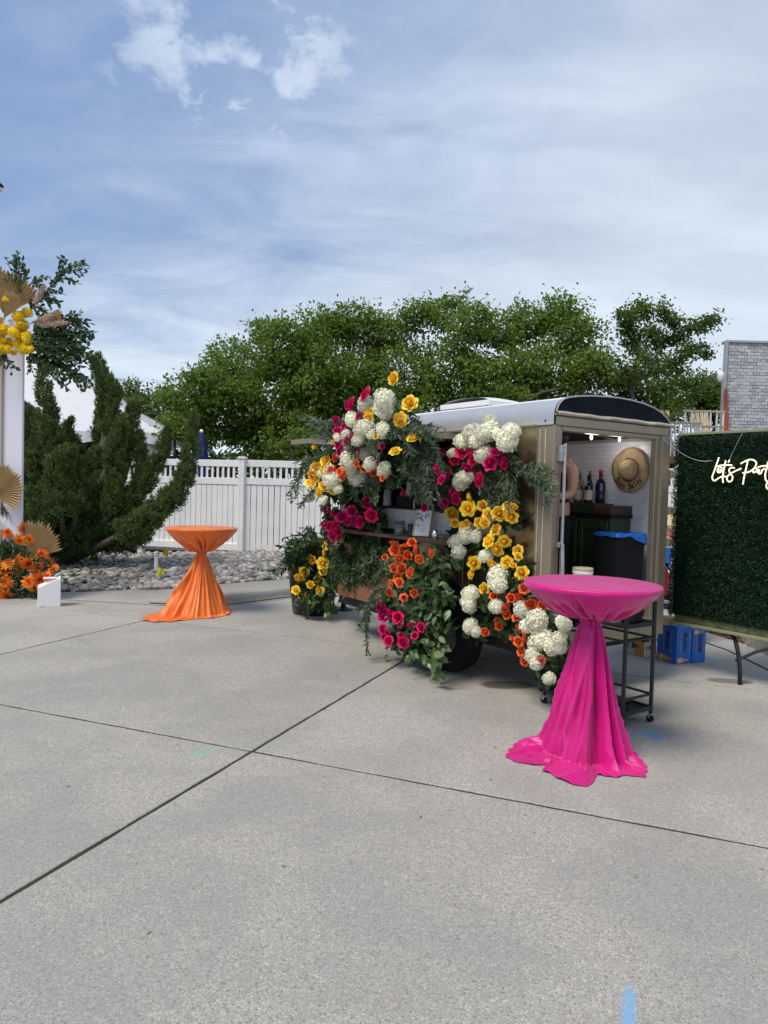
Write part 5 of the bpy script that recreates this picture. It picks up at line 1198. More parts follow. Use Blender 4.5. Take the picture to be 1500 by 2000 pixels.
t = thing('paper_bag', 'crumpled cream paper bag on the stack behind the trailer', 'bag', (RK[0]+.02, RK[1]+.08, 1.145), .1)
bm = bmesh.new(); bmesh.ops.create_icosphere(bm, subdivisions=3, radius=.16)
for v in bm.verts: v.co = Vector((v.co.x*1.25, v.co.y*.8, (v.co.z+.16)*.8))*(1+.10*math.sin(v.co.x*60+v.co.z*40)*math.cos(v.co.y*50))
me = bpy.data.meshes.new('bag'); bm.to_mesh(me); bm.free(); me.materials.append(mat('cream paper', (.66, .55, .32), .8, var=(12, .6))); link('bag_body', me, t); MB().box(-.05, .05, -.09, -.07, .18, .24).build('folded_rim', M['card'], t)
fe = TW(1.47, .06, .74); t = thing('fire_extinguisher', 'red fire extinguisher at the right rear corner of the trailer', 'extinguisher', fe, YAW)
sm(MB().lathe([(.04, 0), (.048, .01), (.048, .20), (.03, .24), (.014, .25)], (0, 0, 0), 20).build('cylinder', M['redprint'], t)); MB().box(-.012, .012, -.05, .015, .25, .28).build('valve', M['black'], t); MB().tube([(.0, -.04, .26), (.05, -.05, .2), (.055, -.03, .05)], .007, 6).build('hose', M['black'], t)

# ------------------------------------------------------------------ hedge panel and neon sign
AH = 1.983; hb0, hb1, hz0, hz1 = -2.15, .285, .50, 2.12
hp_ = thing('hedge_panel', 'dark green artificial boxwood wall panel on curved black legs', 'hedge panel', TW(AH, -.9, 0), YAW)
# local frame: x = D, y = L with origin at b=-.9
y0_, y1_ = hb0+.9, hb1+.9
MB().box(-.004, .0115, y0_+.01, y1_+.008, .50, 2.148).build('leaf_mat', mat('dark green plastic grid', (.006, .020, .010), .8), hp_)
MB().box(.012, .045, y0_, y1_, .44, 2.15).build('backing_board', M['sage'], hp_, bevel=.004)
MB().box(-.02, .05, y0_, y1_+.004, 2.151, 2.175).build('top_frame', M['sage'], hp_, bevel=.003)
MB().box(-.05, .05, y0_, y1_+.004, .415, .439).build('bottom_frame', M['sage'], hp_, bevel=.003)
k = 90000; PY = rng.uniform(y0_, y1_, k); PZ = rng.uniform(hz0, 2.145, k)
lump = .5+.5*np.sin(PY*23+3*np.sin(PZ*11))*np.sin(PZ*27+2*np.sin(PY*13)); PX = .008-rng.uniform(0, .05, k)-.018*lump
edge = rng.random(k) < .05; PY[edge] = y1_+rng.uniform(-.01, .022, edge.sum()); PX[edge] = rng.uniform(-.06, .03, edge.sum())
PZ[rng.random(k) < .02] -= .03
Dd = np.c_[-np.ones(k)*.8, rng.normal(size=k)*.8, rng.normal(size=k)*.7+.1]; Nn = np.c_[-np.ones(k)*.5, rng.normal(size=k)*.6, rng.normal(size=k)*.5+.8]
leaves('boxwood_foliage', np.c_[PX, PY, PZ], Dd, Nn, rng.uniform(.012, .022, k), rng.uniform(.007, .012, k), M['l_box'], hp_, False, np.clip(rng.normal(.4, .22, k)+.2*(lump-.5), 0, 1), 'tri', .3)
for yb in (-.36+.9, -1.9+.9):
    m_ = MB(); m_.tube([(.02, yb+.10, .414), (.02, yb+.05, .38), (.0, yb-.0, .25), (-.02, yb-.03, .12), (-.02, yb-.035, .0)], .019, 10); sm(m_.build('leg', bk, hp_))
    m_ = MB(); m_.tube([(-.01, yb+.01, .20), (.3, yb+.01, .24)], .014, 8); m_.tube([(.56, yb+.08, .41), (.56, yb, .25), (.56, yb-.035, .0)], .019, 10); m_.tube([(.3, yb+.01, .24), (.56, yb, .25)], .014, 8); m_.build('leg_brace', bk, hp_)
# neon: strokes given in sign units, x right, y down (zoom of the sign), mapped to the panel plane
ns_ = thing('neon_sign', "warm white neon script sign reading Let's Party on the boxwood panel", 'sign', TW(AH-.075, -.3, 1.7), YAW)
def nz(x, y):   # traced sign point -> local (x=out, y, z) of ns_
    u = 1370+x*130/1500; v = 870+y*110/1269
    P = plane_a(u, v, AH-.085); r = P-TW(AH-.075, -.3, 1.7); return (r@DT, r@LT, r[2])
def smooth_pts(pts, n=6):
    P = np.array(pts, float); out = []
    for i in range(len(P)-1):
        p0, p1, p2, p3 = P[max(i-1, 0)], P[i], P[i+1], P[min(i+2, len(P)-1)]
        for k in range(n):
            t_ = k/n; out.append(.5*((2*p1)+(-p0+p2)*t_+(2*p0-5*p1+4*p2-p3)*t_*t_+(-p0+3*p1-3*p2+p3)*t_**3))
    out.append(P[-1]); return out
strokes = [[(395, 270), (340, 430), (285, 590), (245, 700), (255, 770), (300, 795), (360, 755), (440, 710), (560, 700)],
 [(355, 560), (420, 560), (460, 520), (430, 490), (385, 510), (360, 560), (375, 605), (430, 605), (480, 575)],
 [(548, 340), (520, 470), (490, 620), (478, 740), (490, 845)], [(345, 470), (450, 450), (560, 440), (690, 448)], [(632, 325), (608, 385)],
 [(745, 510), (690, 500), (640, 520), (625, 570), (650, 640), (700, 700), (690, 780), (630, 820), (580, 780), (580, 710), (650, 640), (760, 580), (895, 520)],
 [(885, 412), (960, 370), (1060, 325), (1160, 325), (1225, 370), (1235, 430), (1190, 510), (1110, 580), (1000, 615), (930, 620)], [(1045, 350), (1010, 500), (975, 650), (950, 780), (935, 880)],
 [(1250, 520), (1200, 510), (1160, 560), (1175, 610), (1225, 590), (1262, 530), (1262, 600), (1290, 615), (1310, 540), (1290, 630), (1340, 630), (1370, 560), (1430, 520)],
 [(1275, 490), (1380, 465), (1560, 455), (1680, 450)], [(1500, 370), (1475, 500), (1440, 640), (1445, 760), (1480, 815), (1530, 790)],
 [(1600, 540), (1590, 640), (1640, 660), (1710, 600), (1740, 540), (1700, 700), (1620, 900), (1520, 985), (1465, 940), (1480, 850), (1580, 770), (1720, 700)]]
for st in strokes:
    P3 = [nz(*p) for p in smooth_pts(st)]; sm(MB().tube(P3, .0058, 8).build('tube', M['neon'], ns_))
for z_, (s0, s1) in ((0, ((330, 620), (540, 620))), (1, ((1000, 550), (1250, 550)))):
    a1, a2 = nz(*s0), nz(*s1); MB().tube([(a1[0]+.012, a1[1], a1[2]), (a2[0]+.012, a2[1], a2[2])], .004, 6).build('mount', M['clear'], ns_)
a1, a2, a3 = nz(640, 300), nz(655, 190), nz(900, -330); MB().tube([a1, (a2[0]+.02, a2[1], a2[2]), (a3[0]+.03, a3[1], a3[2])], .0025, 5).build('hanging_wire', M['galv'], ns_)

# ------------------------------------------------------------------ flowers
def petal(V, F, T, ang, tilt, r0, L, Wd, cup, curl, z0, tint, nu=3, nv=3, rs=random, wide=False):
    """one cupped petal: starts at radius r0, rises by tilt, curls outward at tip"""
    base = len(V); ca, sa = math.cos(ang), math.sin(ang)
    for j in range(nv+1):
        v = j/nv; rad = r0+L*v*math.sin(tilt)+curl*v*v*L; z = z0+L*v*math.cos(tilt)-curl*.6*v*v*L
        wv = Wd*math.sin(PI*min(.5, .14+.44*v)) if wide else Wd*math.sin(PI*(.18+.70*v))
        for i in range(nu+1):
            u = (i/nu-.5)*2; x = rad-cup*Wd*u*u*.5-(.20*L*u*u*v*math.sin(tilt) if wide else 0); y = u*wv*.5*(1-.18*v*v if wide else 1)
            z2 = z+(.06*L*math.sin(u*5+ang*3) if j == nv else 0)-(.10*L*u*u if j == nv else 0)
            V.append((x*ca-y*sa, x*sa+y*ca, z2))
    for j in range(nv):
        for i in range(nu):
            a = base+j*(nu+1)+i; F.append((a, a+1, a+nu+2, a+nu+1)); T.append(min(1, max(0, tint+(j/max(1, nv-1)-.6)*.6)) if wide else tint)
def mk(V, F, T, name, m):
    me = npmesh(name, np.array(V), np.array(F), np.array(T)); me.materials.append(m); me.shade_smooth(); return me
def rose(seed, m, openness=1.0):
    rs = random.Random(seed); V, F, T = [], [], []
    # furled heart
    n_ = 12; prof_ = [(.20, .10), (.27, .30), (.25, .46), (.20, .56), (.13, .61), (.06, .60), (.005, .63)]
    for i, (rr, z) in enumerate(prof_):
        for k in range(n_): a = 2*PI*k/n_; q = rr*(1+.16*math.sin(a*2+i*1.1+seed)); V.append((q*math.cos(a+i*.3), q*math.sin(a+i*.3), z+.03*math.sin(a*3+i)))
    for i in range(len(prof_)-1):
        for k in range(n_): F.append((i*n_+k, i*n_+(k+1) % n_, (i+1)*n_+(k+1) % n_, (i+1)*n_+k)); T.append((.5, .4, .15, .0, .1, .0)[i])
    for (cnt, r0, L, tilt, Wd, cup, curl, z0, tn) in ((3, .27, .55, -.12, .62, .75, .03, .14, .2), (4, .37, .52, .06, .72, .7, .08, .06, .4), (5, .45, .54, .30*openness, .84, .55, .16, .0, .55), (5, .50, .56, .68*openness, 1.0, .4, .26, -.05, .7), (6, .48, .60, 1.08*openness, 1.02, .3, .25, -.10, .8)):
        a0 = rs.uniform(0, 6)
        for k in range(cnt): petal(V, F, T, a0+2*PI*k/cnt+rs.uniform(-.15, .15), tilt+rs.uniform(-.08, .08), r0, L*rs.uniform(.92, 1.08), Wd*rs.uniform(.9, 1.1), cup, curl, z0, min(1, max(0, tn+rs.uniform(-.12, .12))), 4, 4, rs, True)
    return mk(V, F, T, 'rose', m)
def hydrangea(seed, m, nfl=120, fl=.17):
    rs = np.random.default_rng(seed); V, F, T = [], [], []
    # inner ball
    for i in range(nfl):
        z = 1-1.75*(i+.5)/nfl; r = math.sqrt(max(0, 1-z*z)); a = i*2.39996; d = np.array([r*math.cos(a), r*math.sin(a), z]); d = unit(d+rs.normal(size=3)*.05)
        rr = .92+rs.uniform(-.09, .12)+.08*math.sin(a*2+seed); c = d*rr*np.array([1, 1, .85]); n_ = unit(d+rs.normal(size=3)*.3); x = unit(np.cross(n_, rs.normal(size=3))); y = np.cross(n_, x); s = fl*rs.uniform(.85, 1.25)
        tt = float(np.clip(rs.normal(.55, .25), 0, 1))
        for q in range(4):
            a_ = q*PI/2; dx = x*math.cos(a_)+y*math.sin(a_); dy = -x*math.sin(a_)+y*math.cos(a_); b = len(V)
            V += [tuple(c-n_*.04), tuple(c+dx*s*.6+dy*s*.42+n_*.03), tuple(c+dx*s*1.05+n_*.0), tuple(c+dx*s*.6-dy*s*.42+n_*.03)]
            F.append((b, b+1, b+2, b+3)); T.append(tt)
    bm = bmesh.new(); bmesh.ops.create_icosphere(bm, subdivisions=2, radius=.82); b = len(V)
    me0 = [tuple(v.co*1.0) for v in bm.verts]; 
    for v in me0: V.append((v[0], v[1], v[2]*.82))
    for f in bm.faces: vv = [w_.index for w_ in f.verts]; F.append((b+vv[0], b+vv[1], b+vv[2], b+vv[2])); T.append(.0)
    bm.free()
    F4 = np.array(F); V_ = [tuple(x) for x in V]
    me = bpy.data.meshes.new('hydrangea'); me.from_pydata(V_, [], [tuple(dict.fromkeys(f)) for f in F4.tolist()]); me.update()
    at = me.attributes.new('tint', 'FLOAT', 'FACE'); at.data.foreach_set('value', np.array(T, dtype=np.float32)); me.materials.append(m); return me
def mum(seed, m):
    rs = random.Random(seed); V, F, T = [], [], []
    for (cnt, L, tilt, z0, tn) in ((8, .36, .25, .22, .1), (12, .50, .55, .17, .3), (16, .66, .85, .11, .5), (20, .80, 1.12, .04, .75), (20, .92, 1.40, -.04, .9)):
        a0 = rs.uniform(0, 6)
        for k in range(cnt): petal(V, F, T, a0+2*PI*k/cnt+rs.uniform(-.1, .1), tilt+rs.uniform(-.12, .12), .05, L*rs.uniform(.85, 1.1), .19, .3, .08, z0, min(1, max(0, tn+rs.uniform(-.2, .2))), 2, 3)
    return mk(V, F, T, 'mum', m)
FM = {'y': [rose(k, M['r_yellow'], 1.0+.12*(k % 2)) for k in range(3)], 'p': [rose(k+10, M['r_pink'], .95) for k in range(3)], 'o': [rose(k+20, M['r_orange'], .85) for k in range(3)],
      'w': [hydrangea(k, M['h_white'], 170, .165) for k in range(3)], 'Y': [hydrangea(k+9, M['h_yellow'], 90, .24) for k in range(3)], 'm': [mum(k, M['m_orange']) for k in range(3)], 'M': [mum(k+5, M['m_white']) for k in range(2)]}
NAMES = {'y': 'rose', 'p': 'rose', 'o': 'rose', 'w': 'hydrangea', 'Y': 'hydrangea', 'm': 'chrysanthemum', 'M': 'chrysanthemum'}
def flower(kind, P, r, nrm, parent):
    o = bpy.data.objects.new(NAMES[kind], random.choice(FM[kind])); COL.objects.link(o); o.parent = parent; o.matrix_parent_inverse = rootmat(parent).inverted()
    nrm = Vector(nrm).normalized(); o.rotation_mode = 'QUATERNION'; q = nrm.to_track_quat('Z', 'Y') @ Quaternion((0, 0, 1), random.uniform(0, 6.28))
    back = .35*r if kind in 'ypo' else 0
    o.location = Vector(P)-nrm*back; s = r*(1.0 if kind in 'ypo' else 1.12 if kind in 'w' else 1.0); o.scale = (s, s, s*(1.0)); o.rotation_quaternion = q
    return o
OUT = -DT+np.array([.15, -.45, .15])
def put(parent, org, s, lst, off, jit=.05, spread=.45, scale=1.0):
    for (kind, zx, zy, zr) in lst:
        u, v = org[0]+zx*s, org[1]+zy*s; a = off(u, v) if callable(off) else off; a += random.uniform(-jit, jit)
        P = plane_a(u, v, a); dep = (P-CP)@FW; r = zr*s*dep/FPX*scale
        flower(kind, P, r, OUT+rng.normal(size=3)*spread, parent)
S1 = .23333
def L_(k, s): return [(k, *map(float, q.split(','))) for q in s.split()]
hg = thing('floral_garland', 'mixed rose and hydrangea garland draped over the raised serving hatch', 'flowers', TW(-.5, 2.0, 2.0), YAW)
fl_top = L_('y', '925,165,58 1065,365,68 980,515,65 1100,650,60 715,455,58 720,505,50 945,765,50 780,650,28 425,700,18') + L_('p', '690,290,64 570,370,55 560,400,42 640,480,38 445,565,45 500,620,48 570,600,46 625,640,42 465,710,48 490,775,45 720,680,32') + \
 L_('w', '860,340,85 850,420,80 870,460,55 700,380,66 590,510,60 690,590,80 850,600,62 660,680,45 555,715,58')
put(hg, (550, 700), S1, fl_top, -.63, .05)
fl_left = L_('y', '360,850,46 310,870,36 285,910,46 345,940,38 245,975,42 240,1030,50 350,1060,46 300,1125,48 430,1100,52 470,1085,40 275,730,26') + L_('o', '440,830,40 520,895,36 405,925,40 440,925,34 480,945,34 530,950,32 500,990,38 375,930,28 730,830,32 815,930,42 730,935,28 800,960,32') + \
 L_('w', '560,850,72 640,980,84 590,930,50 430,1010,74 400,960,60 860,930,60 240,1150,42 355,1190,36 330,960,40')
put(hg, (550, 700), S1, fl_left, lambda u, v: -.60 if u < 690 else -.5, .05)
lg = thing('floral_garland', 'cluster of dark pink roses at the left end of the serving shelf', 'flowers', TW(-.15, 2.7, 1.3), YAW)
put(lg, (550, 700), S1, L_('p', '370,1250,46 425,1310,46 500,1320,56 580,1280,52 540,1345,60 640,1370,56 705,1215,56 745,1320,60 400,1400,46 465,1430,60 420,1480,50 600,1390,46 460,1490,40 360,1390,34'), -.34, .04)
cg = thing('floral_garland', 'tall cascade of white, pink, yellow and orange blooms down the trailer rear corner', 'flowers', TW(-.1, .5, 1.2), YAW)
col3 = L_('w', '545,180,56 400,280,76 540,265,80 480,300,66 430,350,60 720,270,70 690,340,88 620,300,60 310,360,66 230,450,40 490,460,70 310,680,75 350,650,52 340,1140,60 420,1150,52 260,1190,60 285,1280,60 510,1310,56') + \
 L_('p', '305,430,66 390,490,70 600,425,62 540,530,66 650,535,56 245,510,46 340,580,50 440,670,66 130,450,40 185,620,52 90,690,50 250,760,56 250,830,56 155,870,46 -10,900,40') + \
 L_('y', '365,825,52 230,950,62 360,915,65 480,890,46 620,955,65 520,960,50 720,990,60 690,890,46 740,905,36 250,1040,40 325,1045,56 455,1035,52 500,1040,42 580,1085,52 520,1180,62 660,1195,56 595,1260,65 770,1265,50 785,1310,36 405,1375,60 690,1365,50 740,1380,36 555,1390,50 375,1460,46 805,1445,60')
put(cg, (830, 780), S1, col3, -.20, .035)
col4 = L_('y', '490,430,50') + L_('w', '605,330,84 610,390,72 380,470,68 370,560,66 345,520,50 380,740,60 430,790,40 600,575,60 810,600,65 930,700,92 860,740,60 980,850,84 920,880,60 1060,920,60 1160,720,65 1130,850,62 1130,930,48 900,980,60 940,1040,60 1040,1180,50') + \
 L_('o', '830,420,50 575,485,42 715,505,44 785,510,44 885,560,50 985,570,46 680,590,44 675,640,46 765,655,52 600,700,32 620,745,36 500,795,42 790,770,46 720,850,36 780,870,46 820,860,46 800,950,42 830,1040,42 965,1030,44 850,800,34')
put(cg, (830, 1050), S1, col4, lambda u, v: -.20-.0003*max(0, v-1200), .035)
wg = thing('floral_arrangement', 'orange and pink rose arrangement with broad leaves in front of the trailer wheel', 'flowers', TW(-.3, 1.3, 0), YAW)
fw = L_('o', '940,265,42 1030,275,40 1090,250,40 945,320,50 1120,320,58 1060,360,46 1245,345,42 865,378,30 985,395,44 1150,400,46 935,470,42 1000,475,50 1065,500,52 960,550,42 980,590,44 905,600,36 900,675,36 1020,715,38 1105,680,40 990,310,36') + L_('p', '830,800,42 850,860,62 970,880,50 980,925,42 1085,935,48 1160,965,42 840,980,46 860,1030,52 890,1075,46 995,1035,36 1015,1095,52 1110,1030,36 920,860,40')
put(wg, (550, 1000), S1, fw, -.44, .04)
yg = thing('floral_arrangement', 'yellow roses and dark foliage spilling over the black planter', 'flowers', (-.85, 9.0, .6))
def putY(parent, org, s, lst, Yd, jit=.05, spread=.45, scale=1.0, nrm=(0, -1, .25)):
    for (kind, zx, zy, zr) in lst:
        u, v = org[0]+zx*s, org[1]+zy*s; yd = (Yd(u, v) if callable(Yd) else Yd)+random.uniform(-jit, jit); P = dpt(u, v, yd); flower(kind, P, zr*s*yd/FPX*scale, np.array(nrm)+rng.normal(size=3)*spread, parent)
putY(yg, (550, 1000), S1, L_('y', '470,245,50 385,270,44 355,335,50 460,360,40 245,400,40 345,430,52 400,465,36 350,495,40 185,505,46 145,560,46 310,585,50 245,605,36 315,665,40 120,650,40 170,690,40 580,410,36 590,350,26'), 8.62, .05)

# foliage strands
def strand_mesh(name, specs, m, parent, off=None, Yd=None, leaf=.05, wid=.35, pitch=.016, kind='stuff', stemr=.0022, droop=.5, scatter=0.0):
    """specs: list of (list of px points, count of parallel strands, px spread)"""
    Ps, Ds, Ns = [], [], []; sb = MB()
    for pts, cnt, spr in specs:
        for c_ in range(cnt):
            o_ = rng.normal(size=2)*spr; aj = rng.normal()*.05+rng.uniform(-.06, .06)*(1 if cnt > 1 else .3)
            W_ = []
            for i, (u, v) in enumerate(pts):
                f_ = i/max(1, len(pts)-1); uu = u+o_[0]*f_+rng.normal()*spr*.15; vv = v+o_[1]*f_+rng.normal()*spr*.15
                W_.append(plane_a(uu, vv, off+aj*f_) if Yd is None else dpt(uu, vv, Yd+aj))
            W_ = np.array(W_); L = np.linalg.norm(np.diff(W_, axis=0), axis=1).sum(); m_ = max(4, int(L/pitch)); x = np.linspace(0, len(W_)-1, m_)
            C = np.array([[np.interp(xx, np.arange(len(W_)), W_[:, q]) for q in range(3)] for xx in x])
            for _ in range(3): C[1:-1] = (C[:-2]+2*C[1:-1]+C[2:])/4
            T = unit(np.gradient(C, axis=0)); sb.tube(C[::max(1, m_//8)], stemr, 4, False)
            sd = unit(np.cross(T, rng.normal(size=3))); sgn = np.where(np.arange(m_) % 2 == 0, 1, -1)[:, None]
            d_ = T*.8+sd*sgn*.8+rng.normal(size=(m_, 3))*.35; Ps.append(C+rng.normal(size=(m_, 3))*scatter); Ds.append(d_); Ns.append(np.cross(T, sd)+rng.normal(size=(m_, 3))*.5+[0, -.3, .4])
    P = np.concatenate(Ps); k = len(P)
    o = leaves(name, P, np.concatenate(Ds), np.concatenate(Ns), rng.uniform(.7, 1.25, k)*leaf, rng.uniform(.8, 1.2, k)*leaf*wid, m, parent, True, kind=kind)
    sb.build('stems', M['stem'], parent, True, kind='stuff')
    return o
def z1(x, y): return (550+x*S1, 700+y*S1)
def z2(x, y): return (550+x*S1, 1000+y*S1)
def z3(x, y): return (830+x*S1, 780+y*S1)
def z4(x, y): return (830+x*S1, 1050+y*S1)
rusc = [([z1(900, 560), z1(1000, 640), z1(1060, 760), z1(1080, 900)], 10, 14), ([z1(950, 600), z1(1150, 640), z1(1260, 760), z1(1300, 950)], 10, 12), ([z1(1000, 560), z1(1150, 560), z1(1240, 600), z1(1330, 640)], 5, 8),
 ([z1(800, 700), z1(820, 820), z1(760, 960), z1(740, 1060)], 8, 10), ([z1(1000, 760), z1(1100, 900), z1(1150, 1010), z1(1170, 1150)], 12, 16), ([z1(1180, 800), z1(1260, 950), z1(1220, 1100), z1(1230, 1200)], 10, 13),
 ([z1(820, 1000), z1(800, 1080), z1(790, 1190)], 4, 6), ([z1(880, 600), z1(1000, 700), z1(1120, 760), z1(1230, 900)], 10, 16), ([z1(850, 800), z1(900, 880), z1(930, 960), z1(900, 1060)], 5, 8), ([z1(1150, 560), z1(1140, 520)], 3, 3), ([z1(1240, 640), z1(1240, 560)], 2, 3), ([z1(960, 850), z1(1060, 980), z1(1200, 1000)], 7, 12)]
strand_mesh('ruscus_foliage', rusc, M['l_rus'], hg, off=-.46, leaf=.058, wid=.26, pitch=.017)
strand_mesh('dark_foliage', [([z1(620, 520), z1(450, 560), z1(330, 600), z1(260, 570)], 8, 10), ([z1(500, 620), z1(380, 640), z1(300, 680)], 6, 10), ([z1(420, 760), z1(300, 820), z1(200, 900), z1(130, 1000), z1(90, 1140)], 5, 6), ([z1(300, 850), z1(200, 860), z1(160, 900)], 4, 6), ([z1(260, 1100), z1(200, 1180), z1(180, 1220)], 4, 5)], M['l_rus'], hg, off=-.60, leaf=.055, wid=.34, pitch=.02)
strand_mesh('edge_foliage', [([z1(420, 680), z1(560, 690), z1(700, 670), z1(860, 650)], 7, 7), ([z1(800, 650), z1(960, 640), z1(1120, 620), z1(1260, 650)], 7, 8), ([z1(560, 640), z1(620, 720), z1(600, 800)], 6, 8), ([z1(1000, 600), z1(1060, 700), z1(1080, 800)], 6, 8), ([z1(700, 640), z1(760, 720), z1(800, 800)], 6, 8)], M['l_rus'], hg, off=-.63, leaf=.058, wid=.3, pitch=.02)
put(hg, (550, 700), S1, L_('w', '740,880,55 700,800,50 520,720,44 470,1090,40') + L_('p', '660,780,40 610,720,42 830,730,34 790,850,38 1290,930,46 1330,1010,44') + L_('o', '620,880,36 680,920,36 770,960,34 840,1000,30') + L_('y', '400,1000,40 280,1000,40 380,900,38 850,560,36'), -.60, .03)
put(hg, (550, 700), S1, L_('w', '640,690,50 540,640,42 470,660,36 760,650,50') + L_('p', '520,560,34 470,600,44 450,520,40 540,680,40 490,740,40'), -.66, .02)
strand_mesh('backing_foliage', [([z1(650, 420), z1(780, 520), z1(900, 700)], 8, 16), ([z1(560, 560), z1(640, 680), z1(600, 800)], 7, 14), ([z1(420, 800), z1(480, 1000), z1(420, 1140)], 9, 16), ([z1(560, 850), z1(660, 1000), z1(760, 1050)], 9, 18), ([z1(1000, 340), z1(930, 420), z1(940, 560)], 5, 8), ([z1(1060, 380), z1(1080, 480), z1(1060, 600)], 4, 6), ([z1(930, 200), z1(945, 300), z1(920, 400)], 2, 2), ([z1(600, 760), z1(760, 780), z1(900, 800)], 7, 12), ([z1(860, 980), z1(880, 1040)], 5, 8), ([z1(950, 980), z1(970, 1080)], 5, 8)], M['l_leafy'], hg, off=-.38, leaf=.075, wid=.5, pitch=.028)
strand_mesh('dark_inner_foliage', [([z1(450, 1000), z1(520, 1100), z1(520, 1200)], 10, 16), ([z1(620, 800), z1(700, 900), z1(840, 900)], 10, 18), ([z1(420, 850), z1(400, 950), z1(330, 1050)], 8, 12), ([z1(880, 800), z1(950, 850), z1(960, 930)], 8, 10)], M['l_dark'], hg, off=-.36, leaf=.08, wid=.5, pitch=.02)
strand_mesh('foliage', [([z1(560, 1180), z1(640, 1260), z1(780, 1300), z1(830, 1380)], 12, 12), ([z1(420, 1280), z1(560, 1400), z1(760, 1400)], 10, 10), ([z1(380, 1280), z1(400, 1400), z1(440, 1500)], 8, 8)], M['l_dark'], lg, off=-.13, leaf=.085, wid=.5, pitch=.022)
strand_mesh('ruscus_foliage', [([z3(480, 560), z3(560, 650), z3(620, 760), z3(640, 860)], 16, 16), ([z3(600, 560), z3(700, 640), z3(740, 760), z3(720, 860)], 14, 12), ([z3(680, 560), z3(800, 600), z3(920, 630), z3(1040, 700)], 9, 6), ([z3(800, 580), z3(880, 560), z3(960, 580)], 4, 4), ([z3(820, 640), z3(940, 700), z3(1050, 760)], 5, 5), ([z3(460, 700), z3(520, 800), z3(560, 880)], 8, 10), ([z3(960, 660), z3(1020, 800), z3(1030, 890)], 2, 4), ([z3(700, 500), z3(740, 540)], 2, 4)], M['l_rus'], cg, off=-.12, leaf=.055, wid=.28, pitch=.016)
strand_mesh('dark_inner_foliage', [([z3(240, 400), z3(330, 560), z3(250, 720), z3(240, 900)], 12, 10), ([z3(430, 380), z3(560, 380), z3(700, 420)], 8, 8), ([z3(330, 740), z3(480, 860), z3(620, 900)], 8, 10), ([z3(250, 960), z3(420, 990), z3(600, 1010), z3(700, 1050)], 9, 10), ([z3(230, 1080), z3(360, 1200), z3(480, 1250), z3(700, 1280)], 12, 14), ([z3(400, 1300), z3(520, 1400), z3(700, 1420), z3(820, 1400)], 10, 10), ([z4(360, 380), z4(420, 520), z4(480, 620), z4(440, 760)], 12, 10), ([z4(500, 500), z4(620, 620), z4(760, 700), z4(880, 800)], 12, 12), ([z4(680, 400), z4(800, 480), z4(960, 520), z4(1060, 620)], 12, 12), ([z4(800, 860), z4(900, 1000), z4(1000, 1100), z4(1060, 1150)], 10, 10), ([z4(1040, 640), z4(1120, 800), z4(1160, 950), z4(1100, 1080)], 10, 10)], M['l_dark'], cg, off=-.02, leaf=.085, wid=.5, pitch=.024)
strand_mesh('green_foliage', [([z4(330, 480), z4(420, 560), z4(520, 560)], 4, 6), ([z4(480, 700), z4(560, 740), z4(700, 780)], 5, 6), ([z4(690, 400), z4(740, 390), z4(780, 400)], 2, 4), ([z4(1010, 960), z4(1080, 1040), z4(1120, 1100)], 4, 6), ([z3(350, 1200), z3(400, 1270), z3(360, 1290)], 3, 6), ([z3(150, 480), z3(170, 540)], 3, 4), ([z3(190, 720), z3(200, 840)], 2, 4), ([z3(1, 1)], 0, 0)][:-1], M['l_leafy'], cg, off=-.08, leaf=.10, wid=.55, pitch=.035)
# wheel arrangement: broad leaves one by one
big_me = []
for q in range(3):
    Vv, Ff, Tt = [], [], []
    for j in range(6):
        v = j/5; wv = .5*math.sin(PI*(.06+.90*v)**.85)*.62
        for i in range(3): u = i-1; Vv.append((u*wv, v, .12*abs(u)*wv*2-.25*v*v*(.5+.4*q)))
    for j in range(5):
        for i in range(2): a = j*3+i; Ff.append((a, a+1, a+4, a+3)); Tt.append(0)
    big_me.append((Vv, Ff))
def bigleafset(parent, regions, total, size, off=None, Yd=None, m1=None):
    mats = m1; mes = []
    for (Vv, Ff) in big_me:
        for tv in (.1, .35, .6, .95): mes.append(mk(Vv, Ff, [tv]*len(Ff), 'leaf', mats))
    wts = np.array([w_ for *_, w_ in regions], float); wts /= wts.sum()
    for k in range(total):
        (u, v, ru, rv, _) = regions[rng.choice(len(regions), p=wts)]
        a = rng.uniform(0, 2*PI); rr = math.sqrt(rng.random()); uu, vv = u+ru*rr*math.cos(a), v+rv*rr*math.sin(a)
        P = plane_a(uu, vv, off+rng.uniform(-.08, .10)) if Yd is None else dpt(uu, vv, Yd+rng.uniform(-.1, .1))
        if P[2] < .03: P[2] = .03
        nrm = Vector(OUT*.8+rng.normal(size=3)*.55+np.array([0, 0, .35])).normalized(); dn_ = Vector(rng.normal(size=3)*.7+np.array([0, 0, -.6])); dn_ = (dn_-nrm*dn_.dot(nrm)).normalized(); sd = dn_.cross(nrm)
        o = bpy.data.objects.new('leaf', mes[rng.integers(len(mes))]); COL.objects.link(o); o.parent = parent; o.matrix_parent_inverse = rootmat(parent).inverted()
        s = size*rng.uniform(.7, 1.25); Rm = Matrix((sd, dn_, nrm)).transposed().to_4x4(); o.matrix_basis = Matrix.Translation(Vector(P)) @ Rm @ Matrix.Diagonal((s, s, s, 1))
